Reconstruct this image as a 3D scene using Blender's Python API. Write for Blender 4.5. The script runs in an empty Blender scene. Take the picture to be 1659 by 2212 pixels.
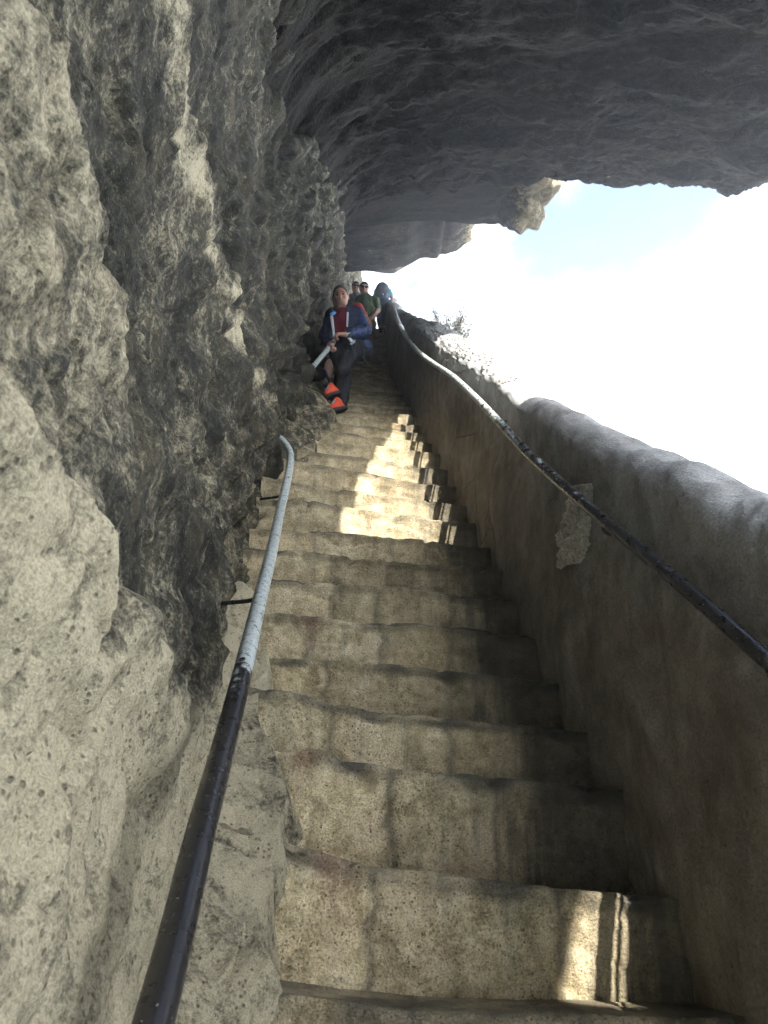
SUN_E, SKY_S, EXPO = 2.4, .07, 2.95; HAZE = .0042
CLOUD_LOC = (1.3, .4, .2); CLOUD_COL = (25.3, 25.1, 24.7, 1)
import bpy, math, random
import numpy as np
from mathutils import Vector

random.seed(7)
rng = np.random.default_rng(11)
SC = bpy.context.scene
COL = SC.collection

# ------------------------------------------------------------------ frame of reference
# The eye stands at the world origin, looking along +Y and up by TH.  Lengths are metres.
# Survey coordinates (X, c, u) are the world turned by TH about X: c runs up the flight, u is normal to it.
TH = math.radians(29.5); ST, CT = math.sin(TH), math.cos(TH)
F = 1650.0; CX, CY = 829.5, 1106.0

def W(X, c, u):
    X, c, u = np.broadcast_arrays(np.asarray(X, float), np.asarray(c, float), np.asarray(u, float))
    return np.stack([X, c*CT - u*ST, c*ST + u*CT], -1)

def at(x, y, c):
    """a surveyed sight line (x, y) at distance c -> world point"""
    return W((x-CX)/F*c, c, (CY-y)/F*c)

def interp(xs, ys):
    xs = np.array(xs, float); ys = np.array(ys, float)
    def f(v):
        v = np.asarray(v, float)
        r = np.interp(v, xs, ys)
        r = np.where(v < xs[0], ys[0]+(v-xs[0])*(ys[1]-ys[0])/(xs[1]-xs[0]), r)
        return np.where(v > xs[-1], ys[-1]+(v-xs[-1])*(ys[-1]-ys[-2])/(xs[-1]-xs[-2]), r)
    return f

# line of the stair nosings, the right wall foot, the left rock wall
UN = interp([0, 7.2, 13, 20, 34], [-1.753, .953, 2.664, 4.834, 8.3])
XR = interp([0, 2.1, 2.5, 3.07, 3.7, 4.3, 5.4, 6.1, 7, 8, 9, 10, 12, 17, 22, 34],
            [.99, .82, .77, .69, .645, .60, .50, .43, .33, .25, .18, .12, .05, .03, .1, .3])
XW = interp([-4, .6, 1, 2, 3, 4, 5.3, 7, 9, 12, 16, 22, 34],
            [-.3, -.36, -.39, -.48, -.55, -.62, -.70, -.77, -.74, -.82, -1.0, -1.25, -1.6])

# ------------------------------------------------------------------ noise
_perm = rng.permutation(256); _perm = np.concatenate([_perm, _perm, _perm])
_g = np.array([[1,1,0],[-1,1,0],[1,-1,0],[-1,-1,0],[1,0,1],[-1,0,1],[1,0,-1],[-1,0,-1],
               [0,1,1],[0,-1,1],[0,1,-1],[0,-1,-1],[1,1,0],[-1,1,0],[0,-1,1],[0,-1,-1]], float)
def perlin(p):
    p = np.asarray(p, float); sh = p.shape[:-1]; p = p.reshape(-1, 3)
    i = np.floor(p).astype(np.int64); f = p-i; i &= 255
    w = f*f*f*(f*(f*6-15)+10)
    r = 0
    for dx in (0, 1):
        for dy in (0, 1):
            for dz in (0, 1):
                h = _perm[_perm[_perm[i[:,0]+dx]+i[:,1]+dy]+i[:,2]+dz] & 15
                g = _g[h]
                d = g[:,0]*(f[:,0]-dx)+g[:,1]*(f[:,1]-dy)+g[:,2]*(f[:,2]-dz)
                d = d*(w[:,0] if dx else 1-w[:,0])*(w[:,1] if dy else 1-w[:,1])*(w[:,2] if dz else 1-w[:,2])
                r = r+d
    return r.reshape(sh)
def fbm(p, o=4, g=.5):
    r = 0; a = 1; p = np.asarray(p, float)
    for k in range(o):
        r = r+a*perlin(p*(2.03**k)+17.3*k); a *= g
    return r
def ridged(p, o=4, g=.5):
    r = 0; a = 1; p = np.asarray(p, float)
    for k in range(o):
        r = r+a*(1-2*np.abs(perlin(p*(2.03**k)+9.1*k))); a *= g
    return r*.5
def worley(p, jit=.9):
    """distance to the nearest and second nearest feature point"""
    p = np.asarray(p, float); sh = p.shape[:-1]; p = p.reshape(-1, 3)
    i = np.floor(p).astype(np.int64); f = p-i
    d1 = np.full(len(p), 9.); d2 = np.full(len(p), 9.)
    for dx in (-1, 0, 1):
        for dy in (-1, 0, 1):
            for dz in (-1, 0, 1):
                q = (i+np.array([dx, dy, dz])) & 255
                h = _perm[_perm[_perm[q[:,0]]+q[:,1]]+q[:,2]]
                o = np.stack([h/255., _perm[h+1]/255., _perm[h+7]/255.], -1)
                v = np.array([dx, dy, dz])+.5+(o-.5)*jit-f
                d = np.sqrt((v*v).sum(-1))
                n = d < d1
                d2 = np.where(n, d1, np.minimum(d2, d)); d1 = np.where(n, d, d1)
    return d1.reshape(sh), d2.reshape(sh)
def sstep(a, b, x):
    t = np.clip((np.asarray(x, float)-a)/(b-a), 0, 1); return t*t*(3-2*t)

# ------------------------------------------------------------------ mesh helpers
def mesh_obj(name, V, Q, mat, parent=None, attrs=None, smooth=True, T=None):
    """V world verts, Q quads (n,4), T tris (n,3) -> ONE mesh object (stored relative to its thing's origin)"""
    V = np.asarray(V, float).reshape(-1, 3)
    if parent is not None:
        V = V-world_loc(parent)
    me = bpy.data.meshes.new(name)
    Q = np.zeros((0, 4), int) if Q is None else np.asarray(Q, int).reshape(-1, 4)
    T = np.zeros((0, 3), int) if T is None else np.asarray(T, int).reshape(-1, 3)
    me.vertices.add(len(V)); me.vertices.foreach_set('co', V.astype(np.float32).ravel())
    n = len(Q)*4+len(T)*3
    me.loops.add(n); me.loops.foreach_set('vertex_index', np.concatenate([Q.ravel(), T.ravel()]).astype(np.int32))
    me.polygons.add(len(Q)+len(T))
    st = np.concatenate([np.arange(len(Q))*4, len(Q)*4+np.arange(len(T))*3]).astype(np.int32)
    me.polygons.foreach_set('loop_start', st)
    me.polygons.foreach_set('use_smooth', np.full(len(Q)+len(T), smooth))
    for k, v in (attrs or {}).items():
        a = me.attributes.new(k, 'FLOAT', 'POINT'); a.data.foreach_set('value', np.asarray(v, np.float32).ravel())
    me.update(calc_edges=True); me.validate()
    me.materials.append(mat)
    o = bpy.data.objects.new(name, me); COL.objects.link(o)
    if parent is not None: o.parent = parent
    return o
def world_loc(o):
    r = np.zeros(3)
    while o is not None:
        r = r+np.array(o.location); o = o.parent
    return r
def gridq(n, m, flip=False, keep=None):
    i, j = np.meshgrid(np.arange(n-1), np.arange(m-1), indexing='ij')
    a = i*m+j
    q = np.stack([a, a+m, a+m+1, a+1], -1)
    if flip: q = q[..., ::-1]
    return (q[keep] if keep is not None else q.reshape(-1, 4))
def tag(o, label=None, cat=None, group=None, kind=None):
    if label: o['label'] = label  # thin air volume added to imitate the lens glare veil
    if cat: o['category'] = cat
    if group: o['group'] = group
    if kind: o['kind'] = kind
    return o
def thing(name, label, cat, loc, group=None):
    o = bpy.data.objects.new(name, None); COL.objects.link(o); o.location = tuple(float(v) for v in loc)
    o.empty_display_size = .1
    return tag(o, label, cat, group)

def tube(P, R, seg=20, cap=True, wob=0.):
    """swept pipe through points P with radius R (number or list)"""
    P = np.asarray(P, float); n = len(P); R = np.broadcast_to(np.asarray(R, float), (n,))
    Tn = np.gradient(P, axis=0); Tn /= np.linalg.norm(Tn, axis=1)[:, None]
    up = np.array([1., 0, 0]) if abs(Tn[0][0]) < .8 else np.array([0, 0, 1.])
    V = []
    for k in range(n):
        a = up-Tn[k]*(up@Tn[k]); a /= np.linalg.norm(a); b = np.cross(Tn[k], a); up = a
        th = np.linspace(0, 2*math.pi, seg, endpoint=False)
        V.append(P[k]+R[k]*(np.cos(th)[:, None]*a+np.sin(th)[:, None]*b))
    V = np.concatenate(V); Q = []
    for k in range(n-1):
        for s in range(seg):
            Q.append([k*seg+s, k*seg+(s+1) % seg, (k+1)*seg+(s+1) % seg, (k+1)*seg+s])
    T = []
    if cap:
        V = np.concatenate([V, P[:1], P[-1:]])
        for s in range(seg):
            T.append([n*seg, (s+1) % seg, s]); T.append([n*seg+1, (n-1)*seg+s, (n-1)*seg+(s+1) % seg])
    return V, Q, T
def smooth_path(P, n):
    """Catmull-Rom resampling"""
    P = np.asarray(P, float)
    E = np.concatenate([[2*P[0]-P[1]], P, [2*P[-1]-P[-2]]])
    out = []
    for t in np.linspace(0, len(P)-1-1e-6, n):
        i = int(t); f = t-i; a, b, c, d = E[i], E[i+1], E[i+2], E[i+3]
        out.append(.5*((2*b)+(c-a)*f+(2*a-5*b+4*c-d)*f*f+(3*b-a-3*c+d)*f**3))
    return np.array(out)

# ------------------------------------------------------------------ signed-distance bodies (one continuous surface each)
SOFT = set()
class Body:
    def __init__(s, lo, hi, h):
        s.h = h; s.lo = np.array(lo, float); s.n = np.ceil((np.array(hi)-s.lo)/h).astype(int)+1
        s.f = np.full(s.n, 1., np.float32)
    def _sub(s, lo, hi):
        a = np.clip(np.floor((np.array(lo)-s.lo)/s.h).astype(int), 0, s.n-1); b = np.clip(np.ceil((np.array(hi)-s.lo)/s.h).astype(int)+1, 1, s.n)
        sl = tuple(slice(a[k], max(b[k], a[k]+1)) for k in range(3))
        ax = [s.lo[k]+s.h*np.arange(sl[k].start, sl[k].stop) for k in range(3)]
        return sl, np.stack(np.meshgrid(*ax, indexing='ij'), -1)
    def _mix(s, sl, d, k, op):
        f = s.f[sl]
        if op == '+':
            h = np.maximum(k-np.abs(f-d), 0)/max(k, 1e-6); r = np.minimum(f, d)-h*h*k*.25
        else:
            d = -d; h = np.maximum(k-np.abs(f-d), 0)/max(k, 1e-6); r = np.maximum(f, d)+h*h*k*.25
        s.f[sl] = r
    def cone(s, a, b, ra, rb, k=.03, op='+', flat=None):
        """tapered limb from a to b; flat = (axis vector, factor) squeezes it"""
        a = np.array(a, float); b = np.array(b, float); R = max(ra, rb)*1.6+k+.06
        sl, P = s._sub(np.minimum(a, b)-R, np.maximum(a, b)+R)
        ab = b-a; t = np.clip(((P-a)@ab)/max(ab@ab, 1e-9), 0, 1)
        v = P-a-t[..., None]*ab
        if flat is not None:
            ax = np.array(flat[0], float); ax /= np.linalg.norm(ax); c = v@ax
            v = v+(c*(flat[1]-1))[..., None]*ax
        d = np.sqrt((v*v).sum(-1))-(ra+(rb-ra)*t)
        s._mix(sl, d, k, op); return s
    def ell(s, c, r, k=.03, op='+', rot=None):
        c = np.array(c, float); r = np.array(r, float); R = r.max()*1.3+k+.05
        sl, P = s._sub(c-R, c+R); v = P-c
        if rot is not None: v = v@np.array(rot)
        q = np.sqrt(((v/r)**2).sum(-1)); g = np.sqrt(((v/(r*r))**2).sum(-1))
        s._mix(sl, q*(q-1)/np.maximum(g, 1e-6), k, op); return s
    def cut(s, fn):
        sl, P = s._sub(s.lo, s.lo+s.n*s.h); s.f = np.maximum(s.f, fn(P).astype(np.float32)); return s
    def mesh(s):
        f = s.f; f[0] = f[-1] = 1; f[:, 0] = f[:, -1] = 1; f[:, :, 0] = f[:, :, -1] = 1
        n = np.array(f.shape); ins = f < 0
        acc = np.zeros((*(n-1), 3), np.float32); cnt = np.zeros(n-1, np.float32); quads = []
        idx = -np.ones(n-1, int)
        ed = []
        for ax in range(3):
            A = [slice(None)]*3; B = [slice(None)]*3; A[ax] = slice(0, -1); B[ax] = slice(1, None); A = tuple(A); B = tuple(B)
            I = np.argwhere(ins[A] != ins[B])
            J = I.copy(); J[:, ax] += 1
            f0 = f[tuple(I.T)]; f1 = f[tuple(J.T)]; t = f0/(f0-f1)
            pos = I.astype(np.float32); pos[:, ax] += t
            o1, o2 = [k for k in range(3) if k != ax]
            ok = (I[:, o1] > 0) & (I[:, o2] > 0) & (I[:, o1] < n[o1]-1) & (I[:, o2] < n[o2]-1)
            I = I[ok]; pos = pos[ok]; cells = []
            for da, db in ((0, 0), (1, 0), (1, 1), (0, 1)):
                C = I.copy(); C[:, o1] -= da; C[:, o2] -= db; cells.append(C)
                np.add.at(acc, tuple(C.T), pos); np.add.at(cnt, tuple(C.T), 1)
            fl = ins[tuple(I.T)] ^ (ax == 1)
            ed.append((cells, fl))
        use = np.argwhere(cnt > 0); idx[tuple(use.T)] = np.arange(len(use))
        V = acc[tuple(use.T)]/cnt[tuple(use.T)][:, None]*s.h+s.lo
        for cells, fl in ed:
            q = np.stack([idx[tuple(C.T)] for C in cells], -1)
            q = np.where(fl[:, None], q[:, ::-1], q); quads.append(q)
        return V, np.concatenate(quads)[:, ::-1]
    def obj(s, name, mat, parent, attrs=None):
        V, Q = s.mesh()
        if mat in SOFT:      # cloth: shallow folds
            V = V+np.stack([fbm(V*np.array([13, 13, 8])+k*7.7, 3) for k in range(3)], -1)*.011
        return mesh_obj(name, V, Q, mat, parent, attrs(V) if attrs else None)
# ------------------------------------------------------------------ materials
class NT:
    def __init__(s, name):
        s.m = bpy.data.materials.new(name); s.m.use_nodes = True; s.t = s.m.node_tree; s.t.nodes.clear()
        s.out = s.n('ShaderNodeOutputMaterial'); s.b = s.n('ShaderNodeBsdfPrincipled')
        s.l(s.b.outputs[0], s.out.inputs['Surface'])
        s.pos = s.n('ShaderNodeNewGeometry').outputs['Position']
    def n(s, t, **k):
        x = s.t.nodes.new(t)
        for a, v in k.items(): setattr(x, a, v)
        return x
    def l(s, a, b): s.t.links.new(a, b)
    def set(s, sock, v):
        if hasattr(v, 'links') or hasattr(v, 'is_output'): s.l(v, sock)
        else: sock.default_value = v
    def scale(s, v, sc, off=(0, 0, 0)):
        x = s.n('ShaderNodeMapping'); x.inputs['Scale'].default_value = sc; x.inputs['Location'].default_value = off
        s.l(v, x.inputs['Vector']); return x.outputs[0]
    def noise(s, sc, det=6, rough=.6, v=None, dist=0.):
        x = s.n('ShaderNodeTexNoise'); x.inputs['Scale'].default_value = sc; x.inputs['Detail'].default_value = det
        x.inputs['Roughness'].default_value = rough; x.inputs['Distortion'].default_value = dist
        s.l(v if v is not None else s.pos, x.inputs['Vector']); return x.outputs['Fac']
    def vor(s, sc, feat='F1', v=None, rnd=1.):
        x = s.n('ShaderNodeTexVoronoi', feature=feat); x.inputs['Scale'].default_value = sc; x.inputs['Randomness'].default_value = rnd
        s.l(v if v is not None else s.pos, x.inputs['Vector']); return x.outputs['Distance']
    def ramp(s, f, stops):
        x = s.n('ShaderNodeValToRGB'); e = x.color_ramp.elements
        while len(e) < len(stops): e.new(.5)
        for k, (p, c) in enumerate(stops):
            e[k].position = p; e[k].color = (c, c, c, 1) if not hasattr(c, '__len__') else (*c, 1)
        s.l(f, x.inputs[0]); return x.outputs[0]
    def map(s, f, a, b, c=0., d=1.):
        x = s.n('ShaderNodeMapRange'); x.inputs[1].default_value = a; x.inputs[2].default_value = b
        x.inputs[3].default_value = c; x.inputs[4].default_value = d; s.l(f, x.inputs[0]); return x.outputs[0]
    def mix(s, f, a, b, mode='MIX'):
        x = s.n('ShaderNodeMix', data_type='RGBA', blend_type=mode)
        s.set(x.inputs[0], f)
        for k, v in ((6, a), (7, b)):
            s.set(x.inputs[k], (*v, 1) if isinstance(v, tuple) and len(v) == 3 else v)
        return x.outputs[2]
    def math(s, op, a, b=0.):
        x = s.n('ShaderNodeMath', operation=op); s.set(x.inputs[0], a); s.set(x.inputs[1], b); return x.outputs[0]
    def attr(s, name):
        x = s.n('ShaderNodeAttribute'); x.attribute_name = name; return x.outputs['Fac']
    def bump(s, h, st, dist, prev=None):
        x = s.n('ShaderNodeBump'); x.inputs['Strength'].default_value = st; x.inputs['Distance'].default_value = dist
        s.l(h, x.inputs['Height'])
        if prev is not None: s.l(prev, x.inputs['Normal'])
        return x.outputs[0]
    def fin(s, col, rough=.9, normal=None, spec=.3, metal=0.):
        s.set(s.b.inputs['Base Color'], (*col, 1) if isinstance(col, tuple) else col)
        s.set(s.b.inputs['Roughness'], rough); s.b.inputs['Specular IOR Level'].default_value = spec
        s.set(s.b.inputs['Metallic'], metal)
        if normal is not None: s.l(normal, s.b.inputs['Normal'])
        return s.m

def rock_wall_mat():
    """pale calcareous sandstone; attribute tone says how clean (1) or black with old staining (0) the face is"""
    t = NT('weathered_limestone'); tone = t.attr('tone')
    blot = t.noise(13, 9, .78); fine = t.noise(70, 6, .78); spec = t.noise(240, 3, .7)
    k = t.math('ADD', tone, t.math('MULTIPLY', t.math('SUBTRACT', blot, .5), 2.5))
    k = t.math('ADD', k, t.math('MULTIPLY', t.math('SUBTRACT', fine, .5), 1.5))
    stain = t.ramp(k, [(0., (.017, .017, .013)), (.34, (.052, .049, .037)), (.6, (.20, .178, .124)), (.95, (.46, .405, .28))])
    warm = t.noise(5, 4, .6)
    stain = t.mix(t.math('MULTIPLY', t.map(warm, .5, .75), .35), stain, t.mix(.5, stain, (.27, .22, .12)))
    grain = t.ramp(spec, [(.3, .55), (.5, 1.), (.72, 1.3)])
    col = t.mix(1., stain, grain, 'MULTIPLY')
    pits = t.vor(58, v=t.pos); pit = t.ramp(pits, [(.0, .0), (.16, 0.), (.3, 1.)])
    gate = t.map(t.noise(24, 3), .42, .56); hole = t.math('MULTIPLY', t.math('SUBTRACT', 1., pit), gate)
    col = t.mix(t.math('MULTIPLY', hole, .65), col, (.10, .085, .06))
    h = t.math('ADD', t.math('MULTIPLY', fine, .6), t.math('ADD', t.math('MULTIPLY', blot, 1.2), t.math('MULTIPLY', spec, .22)))
    h = t.math('SUBTRACT', h, t.math('MULTIPLY', hole, .5))
    n = t.bump(h, .9, .018)
    return t.fin(col, .92, n, .25)

def roof_mat():
    t = NT('dark_bedded_rock'); v = t.scale(t.pos, (1., 1.9, 1.9))
    a = t.noise(3.2, 8, .66, v=v, dist=.8); b = t.noise(14, 6, .7, v=v); c = t.noise(55, 4, .65)
    k = t.math('ADD', t.attr('tone'), t.math('ADD', t.math('MULTIPLY', t.math('SUBTRACT', a, .5), 1.2), t.math('MULTIPLY', t.math('SUBTRACT', b, .5), .9)))
    fl = t.ramp(t.noise(7, 9, .8, v=v), [(.60, 0.), (.72, .8)]); k = t.math('ADD', k, t.math('MULTIPLY', fl, .5))
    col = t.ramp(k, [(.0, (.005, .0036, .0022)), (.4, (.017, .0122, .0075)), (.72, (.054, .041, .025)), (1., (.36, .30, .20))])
    col = t.mix(1., col, t.ramp(c, [(.3, .75), (.7, 1.25)]), 'MULTIPLY')
    h = t.math('ADD', t.math('MULTIPLY', a, .5), t.math('ADD', t.math('MULTIPLY', b, .7), t.math('MULTIPLY', c, .6)))
    return t.fin(col, .93, t.bump(h, 1., .08), .2)

def step_mat():
    """worn composite stone treads: cement lip (attribute lip), rain streaks, algae, damp and painted-in parapet shade to the wall side (attribute wet)"""
    t = NT('worn_step_stone'); lip = t.attr('lip'); wet_shade = t.attr('wet_shade')
    a = t.noise(7, 9, .72); streak = t.noise(1., 6, .6, v=t.scale(t.pos, (17, 3, 1.6))); g = t.noise(95, 4, .7); big = t.noise(2.6, 4)
    col = t.ramp(t.math('ADD', t.math('MULTIPLY', a, .55), t.math('ADD', t.math('MULTIPLY', streak, .17), t.math('MULTIPLY', t.noise(31, 6, .75), .28))),
                 [(.34, (.115, .094, .056)), (.43, (.33, .27, .165)), (.51, (.54, .455, .295)), (.64, (.70, .62, .455))])
    warm = t.map(t.noise(3.1, 3, v=t.scale(t.pos, (1, 1, 1), (3.3, 1, 7))), .52, .68)
    col = t.mix(t.math('MULTIPLY', warm, .3), col, (.30, .20, .14))
    moss = t.map(t.noise(4.2, 5, .65, v=t.scale(t.pos, (1.3, 1, .7), (9, 2, 4))), .5, .66)
    col = t.mix(t.math('MULTIPLY', moss, .5), col, (.10, .105, .062))
    dk = t.map(streak, .55, .68); col = t.mix(t.math('MULTIPLY', dk, .35), col, (.085, .08, .062))
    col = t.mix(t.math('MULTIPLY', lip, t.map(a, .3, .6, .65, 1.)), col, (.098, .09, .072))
    bk = t.attr('block'); col = t.mix(1., col, t.ramp(t.math('ADD', bk, .5), [(0., (.78, .76, .74)), (.5, (1., 1., 1.)), (1., (1.18, 1.14, 1.08))]), 'MULTIPLY')
    col = t.mix(t.math('MULTIPLY', t.attr('joint'), t.map(a, .3, .6, .45, .9)), col, (.11, .10, .08))
    col = t.mix(t.math('MULTIPLY', t.attr('brick'), t.map(g, .35, .6, .1, .8)), col, (.20, .10, .07))
    sp = t.noise(170, 3, .6); agg = t.vor(62)
    col = t.mix(1., col, t.ramp(sp, [(.3, .55), (.5, 1.), (.75, 1.3)]), 'MULTIPLY')
    dots = t.math('MULTIPLY', t.ramp(agg, [(.0, 1.), (.16, 1.), (.25, 0.)]), t.map(big, .4, .6))
    pk = t.math('MULTIPLY', t.ramp(t.noise(105, 4, .7), [(.34, 1.), (.42, 0.)]), t.map(t.noise(6, 4), .4, .6, .35, 1.))
    col = t.mix(t.math('MULTIPLY', dots, .7), col, (.09, .06, .042)); col = t.mix(t.math('MULTIPLY', pk, .8), col, (.085, .066, .044))
    wk = t.map(t.math('ADD', wet_shade, t.math('MULTIPLY', t.math('SUBTRACT', streak, .5), .9)), .35, .75)
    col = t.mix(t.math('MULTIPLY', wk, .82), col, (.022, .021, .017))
    h = t.math('ADD', t.math('MULTIPLY', g, .7), t.math('ADD', t.math('MULTIPLY', a, .7), t.math('MULTIPLY', sp, .3)))
    h = t.math('SUBTRACT', h, t.math('ADD', t.math('MULTIPLY', dots, .25), t.math('MULTIPLY', pk, .5)))
    rough = t.map(wk, 0, 1, .9, .36)
    return t.fin(col, rough, t.bump(h, .8, .016), .35)

def plaster_mat():
    t = NT('stained_cement_render'); v = t.scale(t.pos, (2, 2.6, 1.3))
    a = t.noise(1.6, 7, .6, v=v); b = t.noise(9, 6, .65); c = t.noise(120, 4, .6); tone = t.attr('tone')
    k = t.math('ADD', t.math('MULTIPLY', a, .6), t.math('MULTIPLY', b, .4))
    col = t.ramp(k, [(.36, (.115, .098, .08)), (.47, (.17, .148, .122)), (.56, (.225, .205, .175)), (.68, (.31, .295, .265))])
    rust = t.map(t.noise(2.3, 5, v=t.scale(t.pos, (1, 1, .6), (4, 8, 2))), .52, .7)
    col = t.mix(t.math('MULTIPLY', rust, .25), col, (.18, .11, .06))
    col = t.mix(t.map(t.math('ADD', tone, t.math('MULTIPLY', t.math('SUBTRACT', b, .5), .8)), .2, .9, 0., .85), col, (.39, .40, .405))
    blot = t.map(t.noise(5.5, 8, .75), .52, .66); col = t.mix(t.math('MULTIPLY', blot, .55), col, (.10, .095, .085))
    lich = t.map(t.noise(17, 7, .8), .60, .68); col = t.mix(t.math('MULTIPLY', lich, t.map(tone, .2, .8, .1, .7)), col, (.46, .45, .40))
    drip = t.map(t.noise(1., 5, .6, v=t.scale(t.pos, (3, 9, .9), (2, 0, 0))), .55, .7); col = t.mix(t.math('MULTIPLY', drip, .45), col, (.065, .055, .045))
    col = t.mix(1., col, t.ramp(c, [(.3, .7), (.7, 1.25)]), 'MULTIPLY')
    pit = t.ramp(t.noise(38, 4, .7), [(.30, 1.), (.36, 0.)])
    wv = t.mix(.12, t.pos, t.n('ShaderNodeTexNoise').outputs['Color'])
    crk = t.math('MULTIPLY', t.ramp(t.vor(1.7, 'DISTANCE_TO_EDGE', v=wv), [(0., 1.), (.012, 0.)]), t.map(t.noise(1.1, 3), .5, .6))
    col = t.mix(t.math('MULTIPLY', crk, .7), col, (.04, .034, .028)); pit = t.math('ADD', pit, crk)
    h = t.math('SUBTRACT', t.math('ADD', t.math('MULTIPLY', b, .9), t.math('MULTIPLY', c, .25)), t.math('MULTIPLY', pit, .6))
    return t.fin(col, .82, t.bump(h, .9, .014), .3)

def rubble_mat(name, lo, hi):
    t = NT(name); a = t.noise(22, 7, .7); b = t.noise(110, 4, .7); d = t.vor(60)
    col = t.ramp(a, [(.34, lo), (.62, hi)])
    col = t.mix(1., col, t.ramp(b, [(.3, .6), (.7, 1.3)]), 'MULTIPLY')
    col = t.mix(t.math('MULTIPLY', t.ramp(d, [(0, 1.), (.2, 1.), (.32, 0.)]), .5), col, tuple(x*.35 for x in lo))
    h = t.math('ADD', a, t.math('MULTIPLY', b, .4))
    return t.fin(col, .95, t.bump(h, 1., .025), .2)

def pipe_mat():
    """painted steel rail: dark blue-black top coat, worn away to a pale grey-green primer (attribute worn) and chipped"""
    t = NT('worn_rail_paint'); worn = t.attr('worn')
    a = t.noise(34, 6, .7); b = t.noise(110, 4, .6); c = t.noise(1., 5, .6, v=t.scale(t.pos, (60, 9, 9)))
    k = t.map(t.math('ADD', worn, t.math('MULTIPLY', t.math('SUBTRACT', t.math('ADD', t.math('MULTIPLY', a, .6), t.math('MULTIPLY', c, .4)), .5), 1.3)), .47, .53)
    chip = t.ramp(t.noise(62, 4, .6), [(.37, 1.), (.395, 0.)])
    prim = t.ramp(b, [(.35, (.30, .345, .345)), (.65, (.46, .50, .49))])
    prim = t.mix(chip, prim, (.045, .042, .045))
    coat = t.ramp(b, [(.3, (.012, .0115, .012)), (.7, (.021, .020, .022))])
    nick = t.ramp(t.noise(85, 3, .5), [(.70, 0.), (.72, 1.)])
    coat = t.mix(t.math('MULTIPLY', nick, .8), coat, (.45, .45, .42))
    col = t.mix(k, coat, prim)
    h = t.math('SUBTRACT', t.math('MULTIPLY', b, .2), t.math('MULTIPLY', k, .5))
    return t.fin(col, t.map(a, .3, .7, .22, .38), t.bump(h, .35, .002), .5)

def flat(name, col, rough=.85, var=.25, sc=40, spec=.3, bump=.0, wsc=None):
    t = NT(name); a = t.noise(sc, 5, .6); b = t.noise(sc*.15, 3, .5)
    f = t.ramp(t.math('ADD', t.math('MULTIPLY', a, .5), t.math('MULTIPLY', b, .5)), [(.35, 1-var), (.65, 1+var)])
    c = t.mix(1., col, f, 'MULTIPLY')
    n = t.bump(t.noise(wsc or sc*.4, 5, .6), bump, .01) if bump else None
    return t.fin(c, rough, n, spec)

def skin_mat(name, col):
    t = NT(name); a = t.noise(30, 4); c = t.mix(1., col, t.ramp(a, [(.35, (.86, .82, .8)), (.65, (1.1, 1.06, 1.04))]), 'MULTIPLY')
    red = t.attr('blush'); c = t.mix(red, c, (col[0]*.85, col[1]*.55, col[2]*.5))
    t.b.inputs['Subsurface Weight'].default_value = .08
    t.b.inputs['Subsurface Radius'].default_value = (.01, .004, .002)
    return t.fin(c, .55, None, .35)

M_ROCK, M_ROOF, M_STEP, M_PLAST, M_PIPE = rock_wall_mat(), roof_mat(), step_mat(), plaster_mat(), pipe_mat()
M_CORE = rubble_mat('broken_masonry', (.34, .30, .24), (.80, .76, .66))
M_CAP = rubble_mat('crumbling_mortar', (.24, .22, .18), (.55, .52, .45))

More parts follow.
